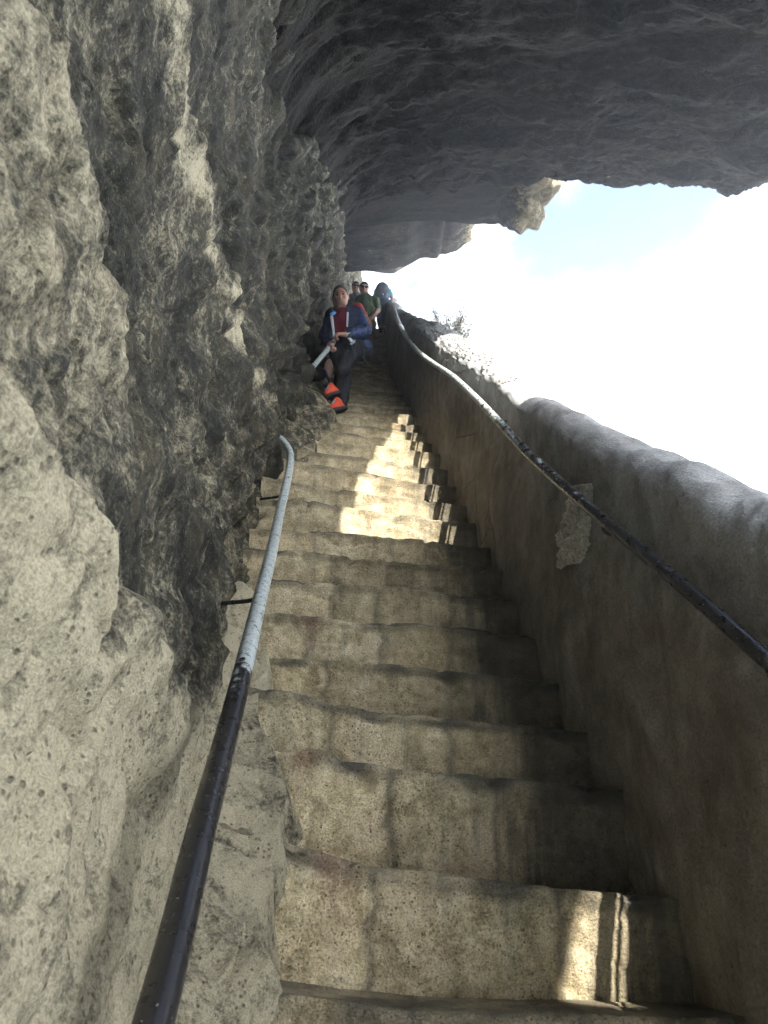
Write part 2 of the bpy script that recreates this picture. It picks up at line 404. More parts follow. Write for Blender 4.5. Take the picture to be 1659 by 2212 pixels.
# ------------------------------------------------------------------ left rock wall
def wall_shape(c, u):
    """x of the rock face and its cleanliness, for survey (c, u)"""
    h = u-UN(c)
    p0 = W(XW(c), c, u); Y, Z = p0[..., 1], p0[..., 2]
    q = p0*np.array([0., 1, 1])
    warp = fbm(q*1.6+3, 3)*.10+fbm(q*5.5+31, 3)*.035
    near = 1-sstep(3.2, 5.4, Y)
    e1 = Z-(.37+.093*Y)+warp*.8; e2 = Z-(.72+.24*Y)+warp; e3 = Z-(1.70+.37*Y)+warp*1.2
    D = np.zeros_like(c)
    def ledge(e, d, bulge, wdt):
        # the lower bed stands proud and its brow is rounded, the bed above steps back
        return d*(1-sstep(-.008, .035, e))+bulge*np.exp(-((e+wdt*.45)/wdt)**2)*(e < .03)
    D += near*(ledge(e1, .055, .03, .12)+ledge(e2, .06, .03, .13)+ledge(e3, .06, .035, .2)-.215)
    # general bedding further up the flight and overhead
    zb = Z-.42*Y+warp*2.2; ph = zb*2.1+fbm(q*.6+8, 2)*.8; fr = ph-np.floor(ph)
    saw = sstep(0, .75, fr)*(1-sstep(.82, .98, fr))
    D += (1-near*.8)*(saw*.11-.05)
    D += fbm(q*.75+50, 3)*.13*(1-.45*near)
    # nodular, fluted weathering: upright bulbous ribs
    n = np.stack([np.zeros_like(Y), (Y*.9+Z*.05), (Z-.55*Y)*.52], -1)
    n = n+np.stack([0*Y, fbm(q*2.4, 2)*.22, fbm(q*2.4+9, 2)*.2], -1)
    f1, f2 = worley(n*3.3+np.array([.5, 0, 0])); g1, g2 = worley(n*8.5+np.array([.5, 4, 2]))
    knob = sstep(1.2, 3.2, Y)
    D += knob*((.42-f1)*.20+(.4-g1)*.055)+(1-knob)*((.42-f1)*.05)
    D += fbm(q*8, 4)*.022+ridged(q*3.3, 3)*.03*(1-near*.6)
    D += fbm(q*26+5, 3)*.008+ridged(q*11+3, 4)*.010
    k1, k2 = worley((q+.05*np.stack([0*Y, fbm(q*6, 3), fbm(q*6+9, 3)], -1))*np.array([1, 4.2, 5.5]))
    D -= (1-sstep(0, .07, k2-k1))*.016*sstep(-.15, .2, fbm(q*1.9+90, 2))
    # the pale slab at the foot is smooth and undercut where it meets the fill
    foot = np.exp(-((h-.10)/.10)**2)*(1-sstep(2.2, 2.9, c)); D -= foot*.05
    slab = near*(1-sstep(-.02, .05, e1)); D = D*(1-.25*slab)+slab*(fbm(q*2.6+40, 4)*.028-np.maximum(0, fbm(q*3.7+60, 2)-.2)*.09)
    lean = np.interp(h, [-1, .4, 1.4, 2.2, 3.0, 4, 8], [.03, 0, .0, .05, .24, .6, 1.6])
    x = XW(c)+lean+D
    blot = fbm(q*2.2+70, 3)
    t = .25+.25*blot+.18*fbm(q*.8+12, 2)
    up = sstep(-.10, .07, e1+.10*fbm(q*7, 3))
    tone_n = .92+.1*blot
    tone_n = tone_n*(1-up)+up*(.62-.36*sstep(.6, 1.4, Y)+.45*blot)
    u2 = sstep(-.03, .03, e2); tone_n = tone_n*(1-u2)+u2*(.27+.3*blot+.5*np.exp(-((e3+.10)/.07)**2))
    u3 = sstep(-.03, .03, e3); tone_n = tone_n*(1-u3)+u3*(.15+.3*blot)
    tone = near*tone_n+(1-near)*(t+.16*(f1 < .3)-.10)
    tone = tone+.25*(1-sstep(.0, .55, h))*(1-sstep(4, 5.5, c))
    return x, tone
def build_wall():
    cs = np.concatenate([np.linspace(-4, .22, 36)[:-1], np.geomspace(.22, 36, 620)])
    hs = np.concatenate([np.linspace(-.7, 3.4, 430), np.linspace(3.45, 8, 40)])
    c, h = np.meshgrid(cs, hs, indexing='ij'); u = UN(c)+h
    x, tone = wall_shape(c, u)
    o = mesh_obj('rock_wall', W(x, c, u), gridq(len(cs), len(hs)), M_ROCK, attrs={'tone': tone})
    return tag(o, kind='structure')
build_wall()

# ------------------------------------------------------------------ rock overhead
SUN = np.array([.30, -.83, .465]); SUN /= np.linalg.norm(SUN)
SX, SCc, SU = SUN[0], SUN[1]*CT+SUN[2]*ST, -SUN[1]*ST+SUN[2]*CT
def in_poly(px, py, poly):
    r = np.zeros(px.shape, bool); n = len(poly)
    for i in range(n):
        x0, y0 = poly[i]; x1, y1 = poly[(i+1) % n]
        if y0 == y1: continue
        r ^= ((y0 > py) != (y1 > py)) & (px < (x1-x0)*(py-y0)/(y1-y0)+x0)
    return r
U0 = interp([-5, 2.5, 4, 5, 6, 7, 9, 10.5, 12, 13], [2.7, 3.2, 3.5, 3.68, 3.85, 4.02, 4.40, 4.72, 5.20, 5.55])
def toward_sun(X, c, u=None):
    """where a sun ray through a point of the flight meets the roof level"""
    u = UN(c) if u is None else u
    k = 3.5
    for _ in range(8): k = (U0(c+SCc*k)-u)/SU
    return (X+SX*k, c+SCc*k)
def roof_disp(X, c):
    p = np.stack([X*.55, c*1., np.zeros_like(c)], -1); P0 = np.stack([X, c, 0*c], -1)
    wv = fbm(p*.6, 2)*.5; brk = fbm(P0*np.array([.55, .9, 1])+31, 3)
    ph = (c*1.25+X*.16+wv*1.9+brk*.9); fr = ph-np.floor(ph)
    d = (sstep(0, .8, fr)*(1-sstep(.86, .97, fr)))*.11*sstep(-.25, .25, brk)
    ph2 = c*3.7+X*.45+fbm(p*1.7+4, 4)*2.4; fr2 = ph2-np.floor(ph2)
    d = d+sstep(0, .8, fr2)*(1-sstep(.85, .96, fr2))*.045*sstep(-.1, .3, fbm(P0*1.3+77, 2))
    f1, f2 = worley(P0*np.array([.95, 2.1, 1])+np.stack([fbm(P0*1.5, 3)*.5, fbm(P0*1.5+9, 3)*.5, 0*c], -1))
    g1, g2 = worley(P0*np.array([2.6, 5.5, 1])+np.stack([fbm(P0*3, 3)*.4, fbm(P0*3+9, 3)*.4, 0*c], -1))
    d = d+(.5-f1)*.11+(.45-g1)*.045-(1-sstep(0, .09, f2-f1))*.02
    d = d+fbm(P0*np.array([11, 19, 1])+40, 3)*.013+(.45-worley(P0*np.array([7, 12, 1])+fbm(P0*6, 2)[..., None]*.4)[0])*.022
    d = d+fbm(p*1.2+21, 4)*.13+fbm(P0*np.array([3, 7, 1])+3, 4)*.028+ridged(P0*np.array([5, 9, 1])+8, 3)*.012
    return d
def build_roof():
    xs = np.arange(-2.2, 9.0, .04); cs = np.concatenate([np.arange(-4, 4.4, .05), np.arange(4.4, 12.4, .026)])
    X, c = np.meshgrid(xs, cs, indexing='ij')
    d = roof_disp(X, c)
    fil = np.interp(c, [2, 5, 8, 12], [.45, .5, .62, .7])*np.exp(-np.clip(X-XW(c)-.05+.05*fbm(np.stack([X*2, c*1.5, 0*c+7], -1), 3), -.35, 99)/np.interp(c, [3, 8], [.28, .45]))
    u = U0(c)-d-fil
    jag = fbm(np.stack([X*1.3, c*.4, 0*c+2], -1), 4)
    # outline: the great slab ends uphill at c = 12; unseen near rock added to block sun, its gap and chink cut to shape the light
    patch = [(-.27, 4.22), (-.13, 5.25), (.02, 6.1), (.2, 7.2), (1.3, 7.0), (1.3, 4.22)]
    sun_gap = [toward_sun(a, b) for a, b in patch]
    XB = sun_gap[-2][0]
    sl = [toward_sun(.61, 2.11, -.95), toward_sun(.55, 2.02, -1.12), toward_sun(.48, 1.90, -1.33), toward_sun(.45, 1.72, -1.42), toward_sun(.85, 1.72, -1.42), toward_sun(.85, 2.11, -.95)]
    jx, jc = fbm(np.stack([X*5, c*5, 0*c+9], -1), 3)*.05, fbm(np.stack([X*5, c*5, 0*c+5], -1), 3)*.05
    keep = (c+jag*.10 < 11.85+.1*np.sin(X*2.1)+.0*X) | ((X < 1.3+.15*jag) & (c < 12.35))
    keep &= ~in_poly(X+jx, c+jc*.3, sun_gap)
    right = (X > XB-.05) & (c < 4.95+jag*.2) & (c > sun_gap[0][1]-.02)
    keep &= ~right
    keep &= ~((c < sun_gap[0][1]) & (X > 3.3+jag*.4))
    keep &= ~in_poly(X, c, sl)
    n, m = X.shape
    kc = keep[:-1, :-1] & keep[1:, :-1] & keep[:-1, 1:] & keep[1:, 1:]
    low = W(X, c, u)
    th = np.where(c > 5.2, np.interp(c, [5.2, 8, 10, 10.8], [.35, .8, .8, .4]), .35)
    top = low+np.array([0, 0, 1.])*th[..., None]+np.array([0, -.3, 0])*th[..., None]
    V = np.concatenate([low.reshape(-1, 3), top.reshape(-1, 3)]); N = n*m
    i, j = np.nonzero(kc); a = i*m+j
    ql = np.stack([a, a+1, a+m+1, a+m], -1); qt = ql[:, ::-1]+N
    sides = []
    kp = np.pad(kc, 1)
    for (di, dj, e0, e1) in ((-1, 0, (0, 0), (0, 1)), (1, 0, (1, 1), (1, 0)), (0, -1, (1, 0), (0, 0)), (0, 1, (0, 1), (1, 1))):
        nb = kp[1+di:kp.shape[0]-1+di, 1+dj:kp.shape[1]-1+dj]
        ii, jj = np.nonzero(kc & ~nb)
        v0 = (ii+e0[0])*m+jj+e0[1]; v1 = (ii+e1[0])*m+jj+e1[1]
        sides.append(np.stack([v0, v0+N, v1+N, v1], -1))
    Q = np.concatenate([ql, qt]+sides)
    used = np.unique(Q); rm = -np.ones(len(V), int); rm[used] = np.arange(len(used))
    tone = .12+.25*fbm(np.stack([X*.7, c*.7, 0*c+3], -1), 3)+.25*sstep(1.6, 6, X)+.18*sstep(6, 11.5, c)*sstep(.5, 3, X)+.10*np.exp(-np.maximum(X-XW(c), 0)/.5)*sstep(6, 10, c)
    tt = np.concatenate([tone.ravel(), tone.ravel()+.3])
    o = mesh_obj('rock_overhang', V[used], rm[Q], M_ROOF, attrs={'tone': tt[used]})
    return tag(o, kind='structure')
build_roof()

def hanging_rock(name, edge, c1, c0, back_u, tone0, nod=0., seed=0, rise=2.6, amp=.06):
    """a further mass of the cliff overhead: edge = its lower uphill outline as sight lines at distance c1,
    from the rock wall out to its nose; the underside runs back towards c0"""
    n, m = 190, 90
    E = smooth_path([((x-CX)/F*c1, (CY-y)/F*c1, 0) for x, y in edge], n)
    X = np.repeat(E[:, :1], m, 1); ue = np.repeat(E[:, 1:2], m, 1)
    s = np.linspace(0, 1, m)[None, :]*np.ones((n, 1))
    su = np.clip(s/.62, 0, 1); sf = np.clip((s-.62)/.38, 0, 1)
    c = c0+(c1-c0)*su
    ub = ue+back_u*(1-su)**1.2
    ang = sf*math.pi*.5
    p = W(X, c, ub)
    up = np.array([0, 0, 1.]); fw = np.array([0, 1., 0])
    p = p+up*(rise*sf**1.5)[..., None]+fw*(.35*np.sin(ang*1.2))[..., None]
    q = p*np.array([.8, 1.3, 1.3])+seed
    d = fbm(q*1.1, 4)*amp*1.6+ridged(q*np.array([1.2, 4, 4]), 3)*amp*.45+fbm(q*6, 3)*amp*.3
    if nod:
        f1, f2 = worley(q*2.6); nose = sstep(.72, .9, np.arange(n)/n)[:, None]
        d = d-(.5-f1)*nod*nose
    nrm = np.cross(np.gradient(p, axis=0), np.gradient(p, axis=1)); nrm /= np.maximum(np.linalg.norm(nrm, axis=2), 1e-9)[..., None]
    if nrm[n//2, m//4, 2] > 0: nrm = -nrm
    p = p+nrm*(-d)[..., None]*.0-up*(d*.6)[..., None]*(1-sf)[..., None]+nrm*(d*sf*.8)[..., None]
    # nose: close the outer end with a rounded cheek that turns back into the hill
    k = 26; V = [p]
    last = p[-1]
    cheek = []
    for a in np.linspace(0, 1, k)[1:]:
        r = last+np.array([.35*math.sin(a*math.pi)*(1-a*.4)-.1*a, 0, 0])+up*(rise*.75*a**1.1)*(1-np.linspace(0, 1, m)[:, None]*.6)+fw*(.8*a*a)*(1-np.linspace(0, 1, m)[:, None])
        f1, f2 = worley(r*np.array([2.2, 2.6, 1.5])+seed); g = fbm(r*5+seed, 3)
        r = r+np.array([1., -.6, 0])*((.45-f1)*.32*min(1, a*4)*(1 if nod else .5)+g*.05)[:, None]
        cheek.append(r)
    P = np.concatenate([p, np.array(cheek)], 0)
    tone = np.full(P.shape[:2], tone0)+.25*fbm(P*1.1+5, 3)
    tone[n:] += .45 if nod else .2
    tone[int(n*.8):n] += (np.linspace(0, .3, n-int(n*.8))[:, None])
    o = mesh_obj(name, P, gridq(P.shape[0], P.shape[1]), M_ROOF, attrs={'tone': tone})
    return tag(o, kind='structure')
hanging_rock('rock_overhang', [(690, 512), (744, 497), (783, 488), (865, 476), (946, 474), (1018, 481), (1053, 479), (1086, 472)], 14., 11.2, .28, .22, .34, 3., 1.6, .05)
hanging_rock('rock_overhang', [(690, 598), (740, 585), (800, 582), (865, 577), (884, 572), (910, 556), (943, 557), (951, 549), (967, 548), (985, 541), (1004, 526)], 19., 14.3, .75, .42, .2, 13., 2.2, .06)
hanging_rock('rock_overhang', [(700, 592), (745, 587), (780, 584), (826, 589), (850, 589), (862, 582)], 25., 18.5, .5, .5, 0, 23., 1.8, .04)
def rock_nose():
    uu, vv = np.meshgrid(np.linspace(0, 2*math.pi, 121), np.linspace(.01, math.pi-.01, 80), indexing='ij')
    S = np.stack([np.cos(uu)*np.sin(vv), np.sin(uu)*np.sin(vv), np.cos(vv)], -1)
    C0 = at(1138, 418, 13.2); P = C0+S*np.array([.46, .70, .29])
    q = P*np.array([2.1, 2.1, 1.2]); f1, f2 = worley(q+fbm(P*2.2, 3)[..., None]*.35); g1, g2 = worley(P*np.array([5.5, 5.5, 3.2])+fbm(P*4, 2)[..., None]*.3)
    d = (.5-f1)*.30+(.45-g1)*.14+ridged(P*4, 3)*.06+fbm(P*9, 3)*.03+fbm(P*1.1, 2)*.16
    P = P+S*d[..., None]
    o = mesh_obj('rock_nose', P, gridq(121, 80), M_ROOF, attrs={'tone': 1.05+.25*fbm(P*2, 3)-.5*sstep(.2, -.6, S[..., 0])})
    tag(o, kind='structure')
rock_nose()
# the pillar of pale rock that closes the view beside the wall
def far_pillar():
    n, m = 80, 160
    t = np.linspace(0, 1, n); z = np.linspace(0, 1, m)
    T_, Z_ = np.meshgrid(t, z, indexing='ij')
    xr = np.interp(Z_, [0, .5, .8, 1], [773, 771, 776, 783])
    c = 22+2.5*np.sin(T_*math.pi*.5)-.4*np.cos(T_*9)*.2
    x = 690+(xr-690)*np.clip(T_*1.25, 0, 1); y = 700-(700-570)*Z_
    P = at(x, y, c+0*x); P[..., 1] += np.clip(T_-.8, 0, 1)*12
    P[..., 0] += fbm(P*2.2, 4)*.06; P[..., 1] += fbm(P*2.2+9, 4)*.2
    o = mesh_obj('rock_pillar', P, gridq(n, m), M_ROCK, attrs={'tone': .55+.3*fbm(P*1.5, 3)})
    tag(o, kind='structure')
far_pillar()

# ------------------------------------------------------------------ the flight of steps
FUL = 2212/4096.
LINES = [   # nosing outlines, from the foot of the flight upwards
    [(1100, 3970), (1530, 4022), (1850, 4050), (2360, 4058), (2910, 4072)],
    [(1189, 3374), (1447, 3446), (1656, 3478), (2010, 3527), (2332, 3559), (2566, 3575), (2719, 3591)],
    [(1098, 2999), (1258, 2984), (1396, 3039), (1602, 3067), (1831, 3090), (2060, 3113), (2289, 3136), (2472, 3153)],
    [(1029, 2752), (1200, 2764), (1292, 2804), (1487, 2838), (1716, 2855), (1945, 2890), (2106, 2895), (2300, 2918)],
    [(1080, 2626), (1258, 2638), (1430, 2638), (1670, 2664), (1808, 2678), (1945, 2695), (2192, 2724)],
    [(1155, 2452), (1275, 2463), (1448, 2486), (1694, 2492), (1926, 2512), (2041, 2535), (2128, 2542)],
    [(1116, 2311), (1289, 2329), (1579, 2344), (1759, 2365), (1868, 2383), (2063, 2394)],
    [(1127, 2192), (1224, 2194), (1347, 2217), (1542, 2235), (1687, 2253), (1853, 2264), (2013, 2275)],
    [(1145, 2117), (1268, 2119), (1354, 2124), (1557, 2145), (1788, 2168), (1955, 2187)],
    [(1179, 1997), (1285, 2007), (1431, 2030), (1560, 2052), (1789, 2080), (1918, 2092)],
    [(1179, 1926), (1292, 1951), (1391, 1957), (1560, 1980), (1730, 2002), (1849, 2020)],
    [(1177, 1841), (1264, 1860), (1447, 1884), (1534, 1900), (1645, 1930), (1741, 1937), (1823, 1942)],
    [(1172, 1793), (1307, 1810), (1399, 1822), (1486, 1832), (1582, 1847), (1679, 1865), (1823, 1884)],
    [(1288, 1757), (1370, 1767), (1438, 1776), (1558, 1786), (1645, 1800), (1736, 1812)],
    [(1269, 1715), (1400, 1731), (1500, 1742), (1558, 1748), (1654, 1762), (1741, 1775)],
    [(1355, 1686), (1437, 1699), (1534, 1712), (1640, 1726)],
    [(1322, 1648), (1370, 1656), (1437, 1668), (1558, 1686), (1621, 1692)]]
STEPS = []
for L in LINES:
    pts = [(x*FUL, y*FUL) for x, y in L]
    ymid = np.interp(1500*FUL, [p[0] for p in pts], [p[1] for p in pts])
    c = 2892./(ymid-486.)
    X = np.array([(x-CX)/F*c for x, y in pts]); u = np.array([(CY-y)/F*c for x, y in pts])
    STEPS.append((c, X, u))
ds = .305; c = STEPS[-1][0]+ds; k = 0
while c < 21.5:
    xl, xr = XW(c)-.2, XR(c)+.15; X = np.linspace(xl, xr, 9); xm = (xl+xr)/2
    u = UN(c)-.07*(X-xm)+rng.normal(0, .006, 9)
    STEPS.append((c, X, u)); c += ds+rng.normal(0, .012); k += 1
lower = []
c = STEPS[0][0]-.40
while c > -1.3:
    X = np.linspace(-.4, 1.2, 5); lower.append((c, X, UN(c)-.05*(X-.4)+rng.normal(0, .006, 5))); c -= .36
NLOW = len(lower); STEPS = lower[::-1]+STEPS
def ev(st, X):
    return interp(st[1], st[2])(X)
st_root = thing('stone_staircase', 'steep flight of worn stone steps climbing between the rock wall and the parapet', 'staircase', W(.2, 1.7, UN(1.7)))
def build_steps():
    for k in range(1, len(STEPS)-1):
        c, _, _ = STEPS[k]; near = c < 8
        xl, xr = float(XW(c))-.12, float(XR(c))+.12
        nx = int(np.clip((xr-xl)/(.0042*max(c, .8)), 24, 200)); X = np.linspace(xl, xr, nx)
        sm = lambda v: np.convolve(np.pad(v, 4, mode='edge'), np.ones(9)/9, 'valid') if near else v
        P = W(X, c+0*X, sm(ev(STEPS[k], X))); PU = W(X, STEPS[k+1][0]+0*X, sm(ev(STEPS[k+1], X))); PD = W(X, STEPS[k-1][0]+0*X, sm(ev(STEPS[k-1], X)))
        # profile: back of the tread, tread, rounded lip, riser
        nt, nr, nq = (8, 6, 26) if near else (3, 3, 5)
        Y, Z, yu, zd = P[:, 1], P[:, 2], PU[:, 1], PD[:, 2]
        r = .013+.008*fbm(np.stack([X*3, 0*X+k, 0*X], -1), 2); lipd = .012
        rows = []; lip = []
        for s in np.linspace(0, 1, nt): rows.append(((yu+.06)*(1-s)+(Y+r)*s, Z+.012*(1-s))); lip.append(.6+.3*s)
        for a in np.linspace(0, math.pi/2, nr+2)[1:-1]: rows.append((Y+r-r*np.sin(a), Z-r+r*np.cos(a))); lip.append(1.)
        for s in np.linspace(0, 1, nq):
            zz = (Z-r)*(1-s)+(zd-.045)*s; dz = Z-zz
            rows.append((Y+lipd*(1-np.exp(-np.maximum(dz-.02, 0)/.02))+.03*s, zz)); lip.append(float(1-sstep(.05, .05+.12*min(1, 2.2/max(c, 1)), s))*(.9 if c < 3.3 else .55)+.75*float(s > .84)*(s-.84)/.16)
        Yr = np.stack([a for a, b in rows], 1); Zr = np.stack([b for a, b in rows], 1)
        Xr = np.repeat(X[:, None], Yr.shape[1], 1)
        V = np.stack([Xr, Yr, Zr], -1)
        q = V+np.array([0, k*3.7, 0])
        A = .012 if near else .02
        d = fbm(q*np.array([4, 4, 4]), 4)*A*.8+fbm(q*17, 3)*.0045
        if near:
            f1, f2 = worley(q*np.array([3.1, 1.2, 5.5]))
            d = d+(sstep(.0, .10, f2-f1)-1)*.010*sstep(.3, .6, 1-np.abs(fbm(q*1.1, 2)))
            pit = np.maximum(0, fbm(q*9+5, 2)-.38); pit2 = np.maximum(0, fbm(q*27+5, 2)-.36); d = d-pit*.07-pit2*.022
        w = np.ones(V.shape[1]); w[:2] = .3
        V[..., 1] -= d*w; V[..., 2] += d*.4*w
        chip = np.maximum(0, fbm(np.stack([X*7, 0*X+k*1.7, 0*X], -1), 4)-.08)*.03
        V[:, nt-1:nt+nr+2, 2] -= chip[:, None]*np.sin(np.linspace(.3, math.pi-.3, nr+3))[None, :]
        # squared blocks with mortar joints on the lower flight
        nb = 3 if c < 3.2 else 4
        jr = np.random.default_rng(100+k); jx = np.sort(xl+.12+(np.arange(1, nb)+jr.uniform(-.28, .28, nb-1))/nb*(xr-xl-.24))
        blk = jr.uniform(-.5, .5, nb); jt = np.zeros_like(Xr); bl = np.zeros_like(Xr)
        wob = fbm(q*np.array([3, 1, 9]), 3)*.03
        bl = blk[np.clip(np.searchsorted(jx, (Xr+wob).ravel()), 0, nb-1)].reshape(Xr.shape)
        for xj in jx: jt = np.maximum(jt, np.exp(-(np.abs(Xr+wob-xj)/(.012+.006*jr.random()))**2))
        jt = jt*np.interp(c, [0, 3.4, 6], [1., .8, .3]); V[..., 1] += jt*.010*w
        brick = np.exp(-((Xr-(XW(c)*0+np.min(STEPS[k][1])+.09))/.05)**2)*sstep(.16, .02, np.abs(Zr-Z[:, None]))*(1. if k-NLOW in (1, 2, 5) else 0.)
        wet_shade = sstep(.12, .62, (Xr-XW(c))/(XR(c)-XW(c))-.38)*.95+.25*fbm(q*1.5+20, 2)  # damp stain, deepened to paint in the parapet's shade on the right
        wet_shade = wet_shade*np.interp(c, [0, 1.5, 3.0, 5, 9, 14], [.85, .75, 1., .9, .55, .1])
        lipm = np.array(lip)[None, :]*np.clip(.75+.8*fbm(q*np.array([5, 5, 9])+8, 3)*1.3, 0, 1.15)
        mesh_obj('step', V, gridq(V.shape[0], V.shape[1], True), M_STEP, st_root, {'lip': lipm, 'wet_shade': wet_shade, 'joint': jt, 'block': bl, 'brick': brick})
build_steps()

# fill of stones and mortar between the wall foot and the ends of the steps
def bank(name, cs, xl, xr, hfun, tonef, seed):
    c, s = np.meshgrid(cs, np.linspace(0, 1, 130), indexing='ij')
    X = xl(c)*(1-s)+xr(c)*s
    X = X+(fbm(np.stack([c*3.2, s*2, 0*c+seed], -1), 4)*.11+fbm(np.stack([c*13, s*3, 0*c+seed+4], -1), 3)*.022+.006)*s
    p = np.stack([X, c, 0*c+seed], -1)
    f1, f2 = worley(p*np.array([3.4, 2.8, 1])+np.stack([fbm(p*3, 2)*.3, fbm(p*3+5, 2)*.3, 0*c], -1))
    h = hfun(X, c, s)+sstep(.03, .16, f2-f1)*.012-.012+fbm(p*4, 4)*.040+fbm(p*15, 3)*.012+(.45-worley(p*np.array([7, 6, 1])+3)[0])*.035+fbm(p*1.4+7, 2)*.03
    edge = sstep(.9, 1., s); h = h-edge*.22
    V = W(X, c, UN(c)+h)
    tone = tonef(X, c, s)+.3*fbm(p*2.2, 3)-.3*(1-sstep(.0, .05, f2-f1))
    o = mesh_obj(name, V, gridq(c.shape[0], c.shape[1], True), M_ROCK, attrs={'tone': tone})
    return tag(o, kind='structure')
bank('rock_bank', np.geomspace(.25, 3.5, 260), lambda c: XW(c)-.15, interp([.2, 1.7, 2.1, 2.5, 2.76, 3.07, 3.6], [-.22, -.255, -.25, -.345, -.44, -.46, -.56]),
     lambda X, c, s: .085+.20*(1-s)**1.6-.04*sstep(2.3, 3, c), lambda X, c, s: .95+0*X, 2)
bank('rock_bank', np.linspace(5.5, 8.6, 220), lambda c: XW(c)-.2, interp([5.5, 5.9, 6.3, 6.7, 7.1, 7.6, 8.7], [-.66, -.53, -.52, -.42, -.40, -.47, -.60]),
     lambda X, c, s: .02+.25*(1-s)**1.2*sstep(5.5, 6.2, c)+.05*sstep(5.8, 6.2, c), lambda X, c, s: .45+.1*s, 5)

# ------------------------------------------------------------------ parapet on the sea side
TOPH = interp([0, 1.2, 2.2, 2.8, 3.8, 4.8, 6, 7.5, 12, 17, 34], [1.55, 1.48, 1.33, 1.28, 1.20, 1.17, 1.13, 1.11, 1.08, 1.05, 1.0])
pw = thing('parapet_wall', 'smooth cement-rendered parapet with a rounded crumbling top along the seaward side of the steps', 'parapet', W(XR(3.)+.15, 3., UN(3.)))
def parapet_prof(c0, s):
    """s: 0 foot of the inner face, .55 top of the inner face, .55-.8 rounded top, 1 outer foot"""
    H = TOPH(c0); base = XR(c0)
    r = .125+.02*np.sin(c0*1.3)
    a = np.clip(s/.55, 0, 1); b = np.clip((s-.55)/.25, 0, 1); g = np.clip((s-.8)/.2, 0, 1)
    v = -.45+(H-r+.45)*a; x = base+.05*np.clip(v, 0, 2)
    ang = math.pi*b
    x = x+r*(1-np.cos(ang)); v = v+r*np.sin(ang)-g*2.6; x = x+g*.35
    return x, v
def build_parapet():
    cs = np.concatenate([np.linspace(-1.5, 1, 40)[:-1], np.geomspace(1, 34, 430)])
    ss = np.concatenate([np.linspace(0, .55, 70)[:-1], np.linspace(.55, .8, 60)[:-1], np.linspace(.8, 1, 12)])
    c0, s = np.meshgrid(cs, ss, indexing='ij')
    x, v = parapet_prof(c0, s)
    p = np.stack([s*2.4, c0, 0*s], -1); q = np.stack([x, c0, v], -1)
    x = x+fbm(q*np.array([1, .8, .9]), 3)*.022+fbm(q*4, 4)*.010+ridged(q*3.1, 3)*.006+fbm(q*15, 3)*.004
    topw = np.exp(-((s-.66)/.10)**2)
    v = v+topw*(fbm(np.stack([0*s, c0*1.1, 0*s+2], -1), 4)*.06+fbm(q*7, 3)*.018)
    rough = topw*sstep(3.9, 4.4, c0+.2*fbm(q*2, 2))*(1-sstep(12, 15, c0))
    f1, f2 = worley(q*np.array([9, 9, 9])); d = (.45-f1)*.045+fbm(q*14, 3)*.035+fbm(q*40, 3)*.012
    x = x-d*rough*np.cos((s-.55)/.25*math.pi); v = v+d*rough
    V = W(x, c0+ST*v, UN(c0)+CT*v)
    tone = .0+.30*sstep(.50, .64, s)+.45*sstep(.2, .55, s)+rough*.6+.3*fbm(q*.9, 3)  # paler, cooler tone towards the top paints in the glare veil
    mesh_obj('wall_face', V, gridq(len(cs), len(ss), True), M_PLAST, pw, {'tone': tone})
    # crumbled capping: lumps of mortar and stone along the broken stretch
    Vs, Qs, n0 = [], [], 0
    uu, vv = np.meshgrid(np.linspace(0, 2*math.pi, 11)[:-1], np.linspace(.02, math.pi-.02, 7), indexing='ij')
    sph = np.stack([np.cos(uu)*np.sin(vv), np.sin(uu)*np.sin(vv), np.cos(vv)], -1)
    q0 = np.concatenate([gridq(10, 7), np.stack([9*7+np.arange(6), np.arange(6), np.arange(6)+1, 9*7+np.arange(6)+1], -1)])
    for i in range(620):
        c_ = 4.0+8.5*rng.random()**1.5; s_ = .60+.12*rng.random()
        xx, v_ = parapet_prof(np.array(c_), np.array(s_)); r = rng.uniform(.003, .010)
        P = W(xx, c_+ST*v_, UN(c_)+CT*v_)
        sc = np.array([rng.uniform(.7, 1.5), rng.uniform(.7, 1.5), rng.uniform(.5, 1)])*r
        S = sph*(1+.35*fbm(sph*1.8+i*3.1, 2))[..., None]*sc+P
        Vs.append(S.reshape(-1, 3)); Qs.append(q0+n0); n0 += 70
    o = mesh_obj('crumbled_capping', np.concatenate(Vs), np.concatenate(Qs), M_CAP, pw); o['kind'] = 'stuff'
build_parapet()
def wall_point(x, y, off=0.):
    """where a sight line meets the inner face of the parapet"""
    c = 3.
    for _ in range(60):
        u = (CY-y)/F*c
        # station c0 with c = c0+ST*v, u = UN+CT*v
        c0 = c
        for _ in range(8):
            v = (u-UN(c0))/CT; c0 = c-ST*v
        X = XR(c0)+.05*max(v, 0)+off
        dx = (x-CX)/F
        c = .5*c+.5*np.clip(X/max(dx, .006), 1.1, 25)
    return at(x, y, c), float(c)
